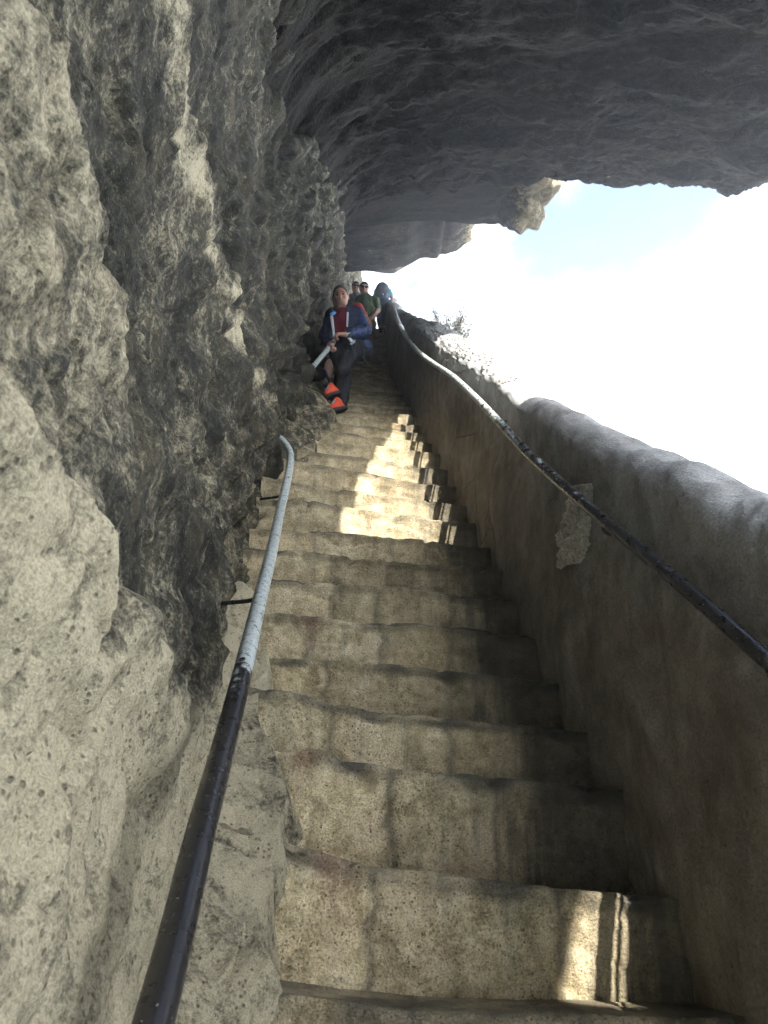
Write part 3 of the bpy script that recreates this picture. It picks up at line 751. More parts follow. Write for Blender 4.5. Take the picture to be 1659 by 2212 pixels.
# broken patch where the render has fallen off and the masonry shows
def build_patch():
    out = [(1240, 1049), (1262, 1046), (1282, 1044), (1283, 1075), (1281, 1110), (1279, 1142), (1276, 1172), (1272, 1192), (1262, 1207), (1255, 1218), (1240, 1219), (1228, 1222), (1216, 1230), (1206, 1226),
           (1207, 1214), (1211, 1198), (1208, 1180), (1214, 1152), (1219, 1125), (1228, 1100), (1233, 1076)]
    xs = np.arange(1196, 1292, 1.05); ys = np.arange(1036, 1238, 1.35)
    A = np.array([[wall_point(x, y)[0] for y in ys[::12]] for x in xs[::12]])
    gx, gy = np.meshgrid(xs, ys, indexing='ij')
    # bilinear refinement of the coarse projection
    ix = (gx-xs[0])/(xs[12]-xs[0]); iy = (gy-ys[0])/(ys[12]-ys[0])
    i0 = np.clip(ix.astype(int), 0, A.shape[0]-2); j0 = np.clip(iy.astype(int), 0, A.shape[1]-2); fx = (ix-i0)[..., None]; fy = (iy-j0)[..., None]
    P = A[i0, j0]*(1-fx)*(1-fy)+A[i0+1, j0]*fx*(1-fy)+A[i0, j0+1]*(1-fx)*fy+A[i0+1, j0+1]*fx*fy
    wob = fbm(np.stack([gx*.06, gy*.06, 0*gx], -1), 3)
    poly = np.array(out, float)
    d = np.full(gx.shape, 1e9)
    for k in range(len(poly)):
        a, b = poly[k], poly[(k+1) % len(poly)]; ab = b-a
        t = np.clip(((gx-a[0])*ab[0]+(gy-a[1])*ab[1])/(ab@ab), 0, 1)
        d = np.minimum(d, np.hypot(gx-a[0]-t*ab[0], gy-a[1]-t*ab[1]))
    ins = in_poly(gx, gy, out); sd = np.where(ins, d, -d)+wob*5*(gy > 1090)
    f1, f2 = worley(P*np.array([14, 14, 17])); g1, _ = worley(P*38)
    low = sstep(1120, 1165, gy)
    rel = sstep(-1, 5, sd)*(.002+.022*(.5-f1)+.05*low*(.45-f1)+.02*(.5-g1)+fbm(P*40, 3)*.006)+.012*sstep(-1, 3, sd)+.004
    hole = np.exp(-(((gx-1246)/6.)**2+((gy-1136)/9.)**2)); rel = np.maximum(rel-hole*.03, .003)
    P = P+np.array([-1., 0, 0])*rel[..., None]
    keep = sd > -1
    kc = keep[:-1, :-1] & keep[1:, :-1] & keep[:-1, 1:] & keep[1:, 1:]
    n, m = gx.shape; i, j = np.nonzero(kc); a = i*m+j
    Q = np.stack([a, a+1, a+m+1, a+m], -1); used = np.unique(Q); rm = -np.ones(n*m, int); rm[used] = np.arange(len(used))
    o = mesh_obj('exposed_masonry', P.reshape(-1, 3)[used], rm[Q], M_CORE, pw)
    o['label'] = 'bare rubble masonry where a strip of cement render has fallen away'
build_patch()

# ------------------------------------------------------------------ hand rails
def rail_obj(root, P, R, worn, name='pipe', seg=22):
    V, Q, T = tube(P, R, seg)
    w = np.concatenate([np.repeat(np.asarray(worn, float), seg), [worn[0], worn[-1]]])
    return mesh_obj(name, V, Q, M_PIPE, root, {'worn': w}, T=T)
L = [(298, 2330, .82), (331, 2212, .89), (383, 2010, 1.04), (433, 1800, 1.235), (481, 1620, 1.55), (522, 1460, 1.9), (560, 1300, 2.55), (587, 1190, 3.15), (605, 1105, 3.9), (620, 1040, 4.55), (627, 1000, 4.95), (626, 978, 5.2), (617, 960, 5.35), (600, 942, 5.45)]
P = smooth_path([at(*p) for p in L], 140)
t = np.linspace(0, 1, 140)
hr = thing('handrail', 'long steel pipe rail low along the rock wall, black below and worn grey-white above', 'handrail', P[0])
rail_obj(hr, P, .0245, np.interp(t, [0, .28, .355, .385, .41, .55, 1], [.02, .16, .36, .46, .72, .86, .66]))
for i in (66, 92):
    e = P[i].copy(); V, Q, T = tube(smooth_path([e, e+np.array([-.03, 0, -.03]), e+np.array([-.14, .02, -.035])], 14), .008, 10)
    mesh_obj('bracket', V, Q, M_PIPE, hr, {'worn': np.full(len(V), .2)}, T=T)
L = [(622, 858, 6.75), (640, 838, 6.86), (657, 818, 6.98), (670, 800, 7.07), (690, 776, 7.2), (712, 750, 7.37), (724, 736, 7.5), (733, 722, 7.7), (739, 705, 8.1)]
P2 = smooth_path([at(*p) for p in L], 60)
hr2 = thing('handrail', 'short pale flaking pipe rail coming out of the rock where the woman holds on', 'handrail', P2[0])
rail_obj(hr2, P2, .0235, np.full(60, .78))
RP = [(1840, 1600), (1659, 1428), (1540, 1322), (1404, 1206), (1279, 1103), (1146, 984), (1082, 916), (1030, 861), (978, 813), (935, 784), (903, 759), (880, 731), (866, 706), (857, 688), (852, 668)]
pts = []
for x, y in RP:
    pts.append(wall_point(x, y, -.08)[0])
q = pts[0]; c_ = q[1]*CT+q[2]*ST; u_ = -q[1]*ST+q[2]*CT; c0_ = c_
for _ in range(12): v_ = (u_-UN(c0_))/CT; c0_ = c_-ST*v_
pts = [W(XR(a)+.05*v_-.08, a+ST*v_, UN(a)+CT*v_) for a in np.arange(c0_-2.4, c0_-.2, .4)]+pts
RAILP = smooth_path(pts, 200)[:]; t = np.linspace(-.22, 1, 200)
hr3 = thing('handrail', 'dark painted pipe rail fixed along the inner face of the parapet wall', 'handrail', RAILP[0])
rail_obj(hr3, RAILP, .0215, np.interp(t, [0, .25, .42, .6, 1], [.10, .24, .40, .60, .62]))
rod = RAILP+np.array([.03, .0, -.052]); rail_obj(hr3, rod[20:150], .006, np.full(130, .5), 'under_rod', 8)
for i in (22, 70, 98, 124, 148, 170):
    e = RAILP[i]; V, Q, T = tube(smooth_path([e+np.array([0, 0, -.02]), e+np.array([.02, 0, -.06]), e+np.array([.16, 0, -.065])], 12), .009, 8)
    mesh_obj('bracket', V, Q, M_PIPE, hr3, {'worn': np.full(len(V), .3)}, T=T)

# ------------------------------------------------------------------ outer slope and sea
def outer():
    cs = np.linspace(-8, 40, 120); ss = np.linspace(0, 1, 60)
    c0, s = np.meshgrid(cs, ss, indexing='ij')
    base = W(XR(c0)+.75, c0-.9, UN(c0)-1.4)
    V = base+np.stack([s*26+fbm(np.stack([c0*.3, s*6, 0*s], -1), 4)*1.2*sstep(0, .1, s), 0*s, -s*40-np.sin(s*3)*4], -1)
    V[..., 2] += fbm(np.stack([c0*.4, s*8, 0*s+3], -1), 4)*1.2*sstep(0.02, .15, s)
    o = mesh_obj('cliff_slope', V, gridq(120, 60, True), M_ROCK, attrs={'tone': .7+0*s}); tag(o, kind='structure')
    t = NT('sea_water'); w = t.noise(.35, 6, .6); t.fin((.02, .075, .10), .12, t.bump(w, .6, .6), .5)
    V = [[-3000, -3000, -34], [3000, -3000, -34], [3000, 3000, -34], [-3000, 3000, -34]]
    o = mesh_obj('sea', V, [[0, 1, 2, 3]], t.m, smooth=False); tag(o, kind='structure')
outer()

# ------------------------------------------------------------------ plants
def leafy(name, label, cat, base, stems, mat_s, mat_l, leaf=.012, spread=.3, hgt=.5, per=40, lean=(0, 0, 0)):
    root = thing(name, label, cat, base); base = np.array(base)
    SV, SQ, ST_, n0 = [], [], [], 0; LV, LQ, l0 = [], [], 0
    for k in range(stems):
        d = np.array([rng.normal(0, 1), rng.normal(0, 1), 0]); d = d/np.linalg.norm(d)*spread*rng.uniform(.2, 1)
        h = hgt*rng.uniform(.5, 1.05)
        a = base+d*.15; p = smooth_path([a, a+d*.4+np.array([0, 0, h*.45])+np.array(lean)*.3, a+d+np.array([0, 0, h])+np.array(lean)], 10)
        V, Q, T = tube(p, np.linspace(.005, .0015, 10), 5); SV.append(V); SQ.append(np.array(Q)+n0); ST_.append(np.array(T)+n0); n0 += len(V)
        for j in range(per):
            o = p[min(9, int(2+rng.random()*8))]+rng.normal(0, .018, 3); s = leaf*rng.uniform(.6, 1.4)
            A = rng.normal(0, 1, 3); A /= np.linalg.norm(A); A[2] = abs(A[2]); B = np.cross(A, rng.normal(0, 1, 3)); B /= np.linalg.norm(B)
            LV += [o-B*s*.22, o+A*s*.9-B*s*.12, o+A*s*1.8+B*s*.02, o+A*s*.8+B*s*.26]; LQ.append([l0, l0+1, l0+2, l0+3]); l0 += 4
    mesh_obj('stem', np.concatenate(SV), np.concatenate(SQ), mat_s, root, T=np.concatenate(ST_))
    mesh_obj('foliage', LV, LQ, mat_l, root, smooth=False)
M_TWIG = flat('dry_twig', (.26, .22, .15)); M_LEAF = flat('sun_bright_leaf', (.46, .45, .33), sc=20); M_STRAW = flat('dry_straw', (.35, .29, .17))  # shrub leaf colour brightened in place of sunlight
leafy('shrub', 'dry coastal shrub, leaves coloured as if sunlit, growing over the outer edge of the parapet', 'shrub', at(972, 772, 8.4), 120, M_TWIG, M_LEAF, .020, .34, .66, 52, (.05, .0, .0))
leafy('grass_tuft', 'wisp of dry grass hanging from the nose of the second overhang', 'grass', at(1012, 500, 18.8), 26, M_STRAW, M_STRAW, .05, .3, -.35, 4)
# ------------------------------------------------------------------ people
class Stand:
    """joints read off a sight line for a person whose feet are at (c0, u0); dy = depth behind (+) or before (-) the feet"""
    def __init__(s, c0, u0): s.c0, s.u0 = c0, u0
    def __call__(s, px, py, dy=0.):
        t = (CY-py)/F
        z = (t*(s.c0+CT*dy)-s.u0+ST*dy)/(CT-ST*t)
        c = s.c0+CT*dy+ST*z; u = s.u0-ST*dy+CT*z
        return W((px-CX)/F*c, c, u)
def v3(*a): return np.array(a, float)
def unit(a): a = np.asarray(a, float); return a/max(np.linalg.norm(a), 1e-9)
def frame(look, tilt=0.):
    """right, back, up axes of a head that looks along `look`; tilt leans the crown to +x"""
    f = unit(look); up = unit(v3(math.sin(tilt), 0, math.cos(tilt))); r = unit(np.cross(f, up)); up = np.cross(r, f)
    return r, f, up
def hand(B, wrist, knuck, palm_n, side, curl=.5, s=1., k=.012):
    """palm from the wrist to the knuckles, four unequal fingers with two bends and a thumb off the side"""
    d = unit(knuck-wrist); n = unit(palm_n-d*(palm_n@d)); b = np.cross(d, n)*side
    L = .085*s
    pc = wrist+d*L*.55
    B.cone(wrist, wrist+d*L*.35, .026*s, .030*s, .02, flat=(n, 1.5))
    for q in (-1.2, -.4, .4, 1.2): B.cone(wrist+d*.02*s+b*q*.010*s, wrist+d*L+b*q*.0165*s, .014*s, .0125*s, .014)
    for q, l in ((-1.2, .062), (-.4, .075), (.4, .080), (1.2, .070)):
        a = wrist+d*L+b*q*.0168*s; l = l*s
        d1 = unit(d*math.cos(curl)+n*math.sin(curl)); d2 = unit(d*math.cos(curl*2.3)+n*math.sin(curl*2.3)); d3 = unit(d*math.cos(curl*3.3)+n*math.sin(curl*3.3))
        p1 = a+d1*l*.45; p2 = p1+d2*l*.33; p3 = p2+d3*l*.25
        B.cone(a, p1, .0098*s, .0092*s, .004); B.cone(p1, p2, .0092*s, .0085*s, .004); B.cone(p2, p3, .0085*s, .0072*s, .004)
    t0 = wrist+d*L*.35+b*.024*s; t1 = t0+(b*.8+d*.55+n*.3)*.036*s; t2 = t1+(d*.8+n*.55+b*.1)*.034*s
    B.cone(t0, t1, .0125*s, .0108*s, .010); B.cone(t1, t2, .0105*s, .0085*s, .004)
def head(B, c, look, s=1., tilt=0.):
    r, f, up = frame(look, tilt); R = np.stack([r, f, up], 1)
    B.ell(c+up*.028*s-f*.008*s, v3(.073, .092, .088)*s, .03, rot=R)
    B.ell(c-up*.035*s+f*.022*s, v3(.058, .064, .072)*s, .04, rot=R)
    B.ell(c-up*.083*s+f*.050*s, v3(.028, .026, .022)*s, .03, rot=R)            # chin
    B.cone(c+up*.012*s+f*.083*s, c-up*.026*s+f*.104*s, .009*s, .0135*s, .014)  # nose
    for q in (-1, 1):
        B.ell(c+up*.010*s+f*.090*s+r*q*.031*s, v3(.019, .014, .011)*s, .010, '-', rot=R)
        B.ell(c-up*.018*s+f*.062*s+r*q*.040*s, v3(.022, .022, .020)*s, .02, rot=R)
        B.ell(c-up*.008*s-f*.006*s+r*q*.074*s, v3(.009, .019, .031)*s, .006, rot=R)
    B.ell(c-up*.058*s+f*.080*s, v3(.024, .012, .008)*s, .010, rot=R)           # lips
    B.ell(c-up*.057*s+f*.095*s, v3(.022, .006, .002)*s, .004, '-', rot=R)
def face_bits(root, c, look, s=1., tilt=0., eyes=True, glasses=None):
    r, f, up = frame(look, tilt)
    if eyes:
        for q in (-1, 1):
            b = Body(c+up*.010*s+f*.076*s+r*q*.031*s-.03, c+up*.010*s+f*.076*s+r*q*.031*s+.03, .003)
            b.ell(c+up*.010*s+f*.074*s+r*q*.031*s, v3(.013, .013, .010)*s, .001); b.obj('eye', M_EYE, root)
            e = c+up*.032*s+f*.087*s+r*q*.032*s
            b = Body(e-.04, e+.04, .0035); b.cone(e-r*q*.016*s, e+r*q*.018*s-f*.008*s, .0045*s, .003*s, .001); b.obj('eyebrow', M_BROW, root)
    if glasses:
        lo = c-.14; b = Body(lo, c+.14, .0035)
        for q in (-1, 1):
            b.ell(c+up*.010*s+f*.094*s+r*q*.033*s, v3(.029, .008, .022)*s, .004, rot=np.stack([r, f, up], 1))
            b.cone(c+up*.016*s+f*.088*s+r*q*.062*s, c+up*.012*s-f*.005*s+r*q*.079*s, .004, .004, .002)
        b.cone(c+up*.016*s+f*.097*s-r*.012*s, c+up*.016*s+f*.097*s+r*.012*s, .004, .004, .002)
        b.obj('sunglasses', glasses, root)
def hair_cap(c, look, s=1., tilt=0., fringe=.045, bun=False, drop=-.03):
    r, f, up = frame(look, tilt); R = np.stack([r, f, up], 1)
    b = Body(c-.2, c+.2, .006)
    b.ell(c+up*.033*s-f*.012*s, v3(.081, .099, .095)*s, .02, rot=R)
    if bun: b.ell(c+up*.05*s-f*.11*s, v3(.035, .04, .04)*s, .02, rot=R); b.cone(c-f*.11*s, c-f*.12*s-up*.14*s, .03*s, .012*s, .02)
    def cutter(P):
        q = P-c; fy = q@f; uz = q@up
        line = np.where(fy > 0, drop+(fringe-drop)*np.clip(fy/(.07*s), 0, 1)**.8+.03*np.clip(fy/(.07*s)-.6, 0, 1), drop-.03)*1.
        return (line*s-uz)*.8+.004*np.sin(P[..., 0]*220)+.003*np.sin(P[..., 2]*180+P[..., 1]*90)
    b.cut(cutter); return b
def shoe(root, heel, toe, h, m_up, m_sole, roll=0., lace=None):
    """heel and toe are points on the ground line of the shoe"""
    d = unit(toe-heel); side = unit(np.cross(d, v3(math.sin(roll), 0, math.cos(roll)))); up = np.cross(side, d); L = np.linalg.norm(toe-heel)
    lo = np.minimum(heel, toe)-.12; hi = np.maximum(heel, toe)+.16; hi[2] += .06
    b = Body(lo, hi, h)
    b.cone(heel+d*.045+up*.045, toe-d*.045+up*.034, .040, .034, .02, flat=(side, .95))
    b.cone(heel+d*.05+up*.05, heel+d*.065+up*.105, .042, .038, .03); b.cone(heel+d*.09+up*.085, toe-d*.08+up*.05, .030, .030, .03)
    b.cut(lambda P: (.018-(P-heel)@up))
    sh = b.obj('shoe', m_up, root)
    b = Body(lo, hi, h)
    b.cone(heel+d*.042+up*.012, toe-d*.042+up*.012, .046, .044, .01); b.cut(lambda P: np.abs((P-heel)@up-.012)-.017)
    b.obj('sole', m_sole, sh)
    if lace is not None:
        b = Body(lo, hi, min(h, .005))
        for q in (0, 1, 2, 3):
            a = heel+d*(.115+.026*q)+up*(.112-.014*q); b.cone(a-side*.024, a+side*.024, .0055, .0055, .002)
        b.obj('lace', lace, sh)
    return sh

M_SKIN = skin_mat('sunburnt_skin', (.42, .235, .165)); M_SKIN2 = skin_mat('fair_skin', (.52, .32, .24))
M_EYE = flat('dark_eye', (.02, .016, .014), .2, .05); M_BROW = flat('brown_brow', (.05, .032, .02), .8, .2)
M_HAIRB = flat('brown_hair', (.060, .038, .024), .55, .45, 160, .4, .6, 90); M_HAIRD = flat('dark_hair', (.022, .018, .016), .5, .4, 160, .4, .6, 90)
M_NAVY = flat('navy_shell_cloth', (.014, .020, .050), .6, .3, 14, .35, .9, 18); M_BLUE_LIT = flat('blue_shell_lit', (.032, .052, .135), .55, .25, 14, .35, .9, 18)
M_WHITE = flat('white_trim', (.52, .53, .56), .6, .1); M_RED = flat('crimson_jersey', (.17, .018, .034), .8, .2, 30, .2, .6, 14)
M_BLK = flat('black_track_cloth', (.011, .012, .016), .7, .3, 20, .3, .9, 12); M_ORANGE = flat('orange_mesh', (.62, .075, .032), .6, .2, 60)
M_SOLE = flat('black_rubber', (.022, .022, .023), .7, .3); M_GREEN = flat('moss_green_cotton', (.075, .115, .052), .9, .2, 30, .2, .7, 16)
M_KHAKI = flat('khaki_twill', (.17, .145, .10), .9, .2, 30, .2, .8, 14); M_GREY = flat('grey_cotton', (.14, .145, .15), .9, .2, 30, .2, .7, 14)
M_TURQ = flat('turquoise_jersey', (.06, .42, .50), .8, .15, 30, .2, .6, 14); M_PACK = flat('slate_pack_cloth', (.045, .065, .085), .75, .25, 25, .3, .8, 14)
M_TROU = flat('dark_blue_trouser', (.035, .048, .075), .85, .2, 20, .2, .8, 12); M_LENS = flat('black_lens', (.010, .010, .012), .12, .05, spec=.6)
M_BSHOE = flat('blue_canvas', (.04, .09, .36), .7, .2); M_TAN = flat('tan_leather', (.30, .17, .08), .7, .2); M_REDS = flat('red_sleeve', (.42, .06, .06), .85, .2)

def blush(c, r=.05):
    return lambda V: {'blush': .45*np.exp(-((V-c)**2).sum(-1)/r**2)}

SOFT |= {M_NAVY, M_BLUE_LIT, M_RED, M_BLK, M_GREEN, M_KHAKI, M_GREY, M_TURQ, M_PACK, M_TROU, M_REDS}
def woman():
    J = Stand(7.15, .957)
    root = thing('person', 'woman in open blue jacket, crimson top and orange trainers holding the pale rail', 'person', J(733, 886))
    hc = J(737, 642, -.02); look = v3(-.06, -1, -.62); tilt = -.10
    neck, shl, shr = J(742, 671), J(718, 682, .0), J(769, 680, .02)
    ell_, wrl, hal = J(702, 724, .03), J(709, 744, -.09), J(713, 752, -.17)
    elr, wrr, har = J(786, 715, -.05), J(745, 723, -.20), J(731, 722, -.23)
    chest, waist, hip = J(743, 698), J(746, 735), J(747, 757, .02)
    hl, hr_ = J(733, 760, .02), J(762, 759, .02)
    kn, an = J(738, 800, -.16), J(730, 842, -.02)              # the leg in front, bent
    kn2, an2 = J(745, 822, .04), J(741, 874, -.02)
    lo = v3(-.95, 0, 0); allp = np.stack([hc, neck, shl, shr, ell_, elr, hal, har, kn, an, an2])
    lo, hi = allp.min(0)-.2, allp.max(0)+.2
    B = Body(lo, hi, .0065)
    head(B, hc, look, .98, tilt)
    B.cone(hc-v3(0, -.01, .06), neck-v3(0, 0, .02), .050, .054, .03)
    B.cone(chest, waist, .11, .10, .05, flat=((0, 1, 0), 1.3)); B.cone(waist, hip, .10, .115, .05, flat=((0, 1, 0), 1.2)); B.cone(neck-v3(0, 0, .05), chest, .07, .11, .05)
    for s_, e, w_ in ((shl, ell_, wrl), (shr, elr, wrr)): B.cone(neck-v3(0, 0, .06), s_, .05, .045, .04); B.cone(s_, e, .042, .036, .03); B.cone(e, w_, .036, .024, .02)
    for a, b, c, r in ((hr_, kn, an, .075), (hl, kn2, an2, .075)): B.cone(a, b, r, .048, .04); B.cone(b, c, .046, .032, .03)
    hand(B, wrl, hal+v3(0, 0, 0), v3(.55, -.25, -.8), 1, .62, 1.05)
    hand(B, wrr, har, v3(.1, .7, -.7), -1, .85, 1.0)
    B.obj('body', M_SKIN, root, blush(hc+v3(0, -.09, -.02)))
    face_bits(root, hc, look, .98, tilt)
    hair_cap(hc, look, 1.0, tilt, .078, True, -.035).obj('hair', M_HAIRB, root)
    # crimson jersey
    B = Body(lo, hi, .008)
    B.cone(chest+v3(0, 0, .06), waist, .125, .118, .05, flat=((0, 1, 0), 1.25)); B.cone(waist, hip, .118, .128, .05, flat=((0, 1, 0), 1.2)); B.cone(neck-v3(0, -.01, .07), chest, .07, .12, .06)
    hz = hip[2]; B.cut(lambda P: (hz+.03+.012*np.sin(P[..., 0]*30))-P[..., 2]); B.obj('jersey', M_RED, root)
    # trousers
    B = Body(lo, hi, .008)
    B.cone(waist-v3(0, 0, .03), hip, .122, .145, .05, flat=((0, 1, 0), 1.15)); B.cone(hr_, kn, .096, .064, .05); B.cone(kn, an+v3(0, 0, .01), .064, .046, .03); B.ell(J(770, 756, .02), (.065, .095, .10), .06)
    B.cone(hl, kn2, .098, .064, .05); B.cone(kn2, an2, .062, .046, .03)
    wz = waist[2]-.02; B.cut(lambda P: P[..., 2]-wz); B.obj('trousers', M_BLK, root)
    # jacket: body shell open down the front, full sleeves, flared hem on the far side
    B = Body(lo-.05, hi+.08, .008)
    B.cone(chest+v3(.0, 0, .05), waist+v3(.02, 0, 0), .158, .152, .06, flat=((0, 1, 0), 1.3)); B.cone(shl, shr, .070, .072, .07); B.cone(neck-v3(0, -.02, .05), neck-v3(0, -.02, .02), .085, .078, .05)
    B.cone(J(765, 720, .03), J(786, 750, .06), .11, .085, .07, flat=((0, 1, 0), 1.3)); B.cone(J(724, 715, .02), J(722, 742, .02), .09, .07, .06)
    B.cone(shl, ell_, .066, .060, .05); B.cone(ell_, wrl, .060, .044, .03); B.cone(shr, elr, .072, .070, .05); B.cone(elr, wrr+(elr-wrr)*.16, .068, .044, .03)
    xl0, xl1 = J(719, 680)[0], J(722, 735)[0]; xr0, xr1 = J(750, 680)[0], J(753, 735)[0]; z0, z1 = chest[2]+.1, waist[2]; yc = chest[1]
    def opening(P):
        t = (z0-P[..., 2])/(z0-z1); a = xl0+(xl1-xl0)*t; b = xr0+(xr1-xr0)*t
        x = P[..., 0]; armz = np.minimum(np.sqrt((((P-wrr)-(elr-wrr)*np.clip(((P-wrr)@(elr-wrr))/((elr-wrr)@(elr-wrr)), 0, 1)[..., None])**2).sum(-1)), 9)
        return np.minimum(np.minimum(np.minimum(x-a, b-x), (yc-.02)-P[..., 1]), armz-.085)
    B.cut(opening); B.cut(lambda P: np.maximum(np.sqrt((P[..., 0]-neck[0])**2+(P[..., 1]-neck[1]-.01)**2)*-1+.062, -9)*(P[..., 2] > neck[2]-.10)-(P[..., 2] <= neck[2]-.10)*9)
    B.obj('jacket', M_NAVY, root)
    B = Body(lo-.05, hi+.08, .008)      # light on the sleeve and tail painted as a brighter blue
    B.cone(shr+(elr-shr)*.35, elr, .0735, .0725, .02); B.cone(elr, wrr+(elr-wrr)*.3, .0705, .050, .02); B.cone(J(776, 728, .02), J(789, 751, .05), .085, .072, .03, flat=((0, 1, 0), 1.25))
    B.obj('sleeve', M_BLUE_LIT, root)
    for a, b, r in (((716, 684, -.125), (720, 712, -.165), .017), ((720, 712, -.165), (721, 728, -.165), .014), ((751, 676, -.135), (750, 705, -.165), .012), ((753, 729, -.165), (759, 737, -.15), .019), ((749, 722, -.235), (759, 717, -.19), .007)):
        p, q = J(*a), J(*b); B = Body(np.minimum(p, q)-.06, np.maximum(p, q)+.06, .004); B.cone(p, q, r, r*.8, .002, flat=((0, 1, 0), 1.9)); B.obj('trim', M_WHITE, root)
    p, q = J(716, 679, -.12), J(722, 676, -.11); B = Body(np.minimum(p, q)-.06, np.maximum(p, q)+.06, .004); B.cone(p, q, .02, .02, .002, flat=((0, 1, 0), 1.8)); B.obj('trim', flat('sky_blue_trim', (.09, .28, .55)), root)
    # small white mark on the hip: an X above a figure eight
    def strokes(ps, r=.0055):
        A = np.array(ps); B = Body(A.min((0, 1))-.03, A.max((0, 1))+.03, .0028)
        for a, b in ps: B.cone(a, b, r, r, .002)
        return B
    strokes([(J(761.5, 733.5, -.155), J(766.5, 739.5, -.155)), (J(767, 735, -.155), J(761.5, 739, -.155)), (J(764, 736.5, -.155), J(763.2, 741.5, -.155))]).obj('emblem', M_WHITE, root)
    th = np.linspace(0, 2*math.pi, 17); e = [J(758.6+2.1*math.sin(a), 755.6-58.2+60+.0+0-1.+1.0*math.sin(2*a)-13.5, -.16) for a in th]
    strokes(list(zip(e[:-1], e[1:])), .0042).obj('emblem', M_WHITE, root)
    # waist bag with loose straps
    B = Body(J(783, 762)-.35, J(783, 762)+.35, .007); B.ell(J(784, 761, .05), (.075, .07, .055), .02); B.cone(J(780, 764, .05), J(766, 783, .03), .032, .012, .03, flat=((0, 1, 0), 1.5)); B.cone(J(782, 766, .05), J(791, 786, .04), .026, .008, .03, flat=((0, 1, 0), 1.5))
    B.obj('waist_bag', M_BLK, root)
    # trainers
    f1 = an-v3(.0, 0, .075); shoe(root, f1+v3(.03, .05, .06), f1+v3(-.09, -.11, -.11), .006, M_ORANGE, M_SOLE, -.35, M_WHITE)
    f2 = an2-v3(0, 0, .075); shoe(root, f2+v3(.03, .05, .05), f2+v3(-.10, -.11, -.10), .006, M_ORANGE, M_SOLE, -.2, M_WHITE)
woman()

def figure(label, J, j, skin, hair, top, legs, shoes, long_sleeve=False, shorts=True, look=(0, -1, -.1), glasses=None, s=1., h=.009, tilt=0., hairfringe=.05, hands=True, belly=1.):
    """a walker from a table of joints; every figure gets body, hair, top, legs and shoes"""
    P = {k: J(*v) for k, v in j.items()}
    root = thing('person', label, 'person', P['footr'])
    A = np.stack(list(P.values())); lo, hi = A.min(0)-.24, A.max(0)+.24
    look = v3(*look); hc = P['head']
    B = Body(lo, hi, h)
    head(B, hc, look, s, tilt); B.cone(hc-v3(0, -.01, .06), P['neck']-v3(0, 0, .03), .055*s, .06*s, .03)
    B.cone(P['neck']-v3(0, 0, .05), P['waist'], .10, .11, .06, flat=((0, 1, 0), 1.3)); B.cone(P['waist'], P['hip'], .11, .12, .05, flat=((0, 1, 0), 1.2))
    for q in 'lr':
        B.cone(P['sh'+q], P['el'+q], .048*s, .040*s, .03); B.cone(P['el'+q], P['wr'+q], .042*s, .028*s, .02)
        B.cone(P['neck']-v3(0, 0, .07), P['sh'+q], .05, .05, .04)
        if hands: hand(B, P['wr'+q], P['ha'+q], v3(0, .8, -.6), 1 if q == 'l' else -1, .5, 1.05)
        B.cone(P['hp'+q], P['kn'+q], .082*s, .056*s, .04); m = P['kn'+q]*.62+P['foot'+q]*.38
        B.cone(P['kn'+q], m, .053*s, .056*s, .03); B.cone(m, P['foot'+q]+v3(0, 0, .06), .055*s, .036*s, .03)
    B.obj('body', skin, root, blush(hc))
    face_bits(root, hc, look, s, tilt, glasses is None, glasses)
    hair_cap(hc, look, s*1.02, tilt, hairfringe).obj('hair', hair, root)
    B = Body(lo, hi, h)
    B.cone(P['neck']-v3(0, 0, .08), P['waist'], .120, .128*belly, .07, flat=((0, 1, 0), 1.2)); B.cone(P['waist'], P['hip'], .130*belly, .135, .05, flat=((0, 1, 0), 1.15)); B.cone(P['shl'], P['shr'], .070, .070, .07)
    for q in 'lr':
        e = P['el'+q] if not long_sleeve else P['el'+q]; f = 1. if long_sleeve else .82
        B.cone(P['sh'+q], P['sh'+q]*(1-f)+e*f, .066, .060, .04)
        if long_sleeve: B.cone(e, P['wr'+q], .055, .040, .03)
    hz = P['hip'][2]-.02; nz_ = P['neck'][2]-.035
    B.cut(lambda Q: hz-Q[..., 2]+.01*np.sin(Q[..., 0]*25)); B.cut(lambda Q: np.where(np.hypot(Q[..., 0]-P['neck'][0], Q[..., 1]-P['neck'][1]) < .075, Q[..., 2]-nz_, -1.))
    B.obj('shirt', top, root)
    B = Body(lo, hi, h)
    B.cone(P['hip']+v3(0, 0, .06), P['hip']-v3(0, 0, .02), .128, .142, .05, flat=((0, 1, 0), 1.15))
    for q in 'lr':
        if shorts: B.cone(P['hp'+q], P['hp'+q]*.12+P['kn'+q]*.88, .108, .092, .05)
        else: B.cone(P['hp'+q], P['kn'+q], .105, .075, .05); B.cone(P['kn'+q], P['foot'+q]+v3(0, 0, .06), .074, .055, .04)
    if shorts:
        for q in 'lr':
            d = unit(P['kn'+q]-P['hp'+q]); e = P['hp'+q]*.10+P['kn'+q]*.90
            B.cut(lambda Q, d=d, e=e: np.where(np.linalg.norm(Q-e, axis=-1) < .2, (Q-e)@d, -1.))
    B.obj('shorts' if shorts else 'trousers', legs, root)
    for q in 'lr':
        f = P['foot'+q]; g = v3(f[0], f[1], f[2])
        shoe(root, g+v3(0, .06, 0)*(1 if look[1] < 0 else -1), g+v3(-.03, -.20, 0)*(1 if look[1] < 0 else -1), .009, shoes, M_SOLE)
    return root, P, lo, hi

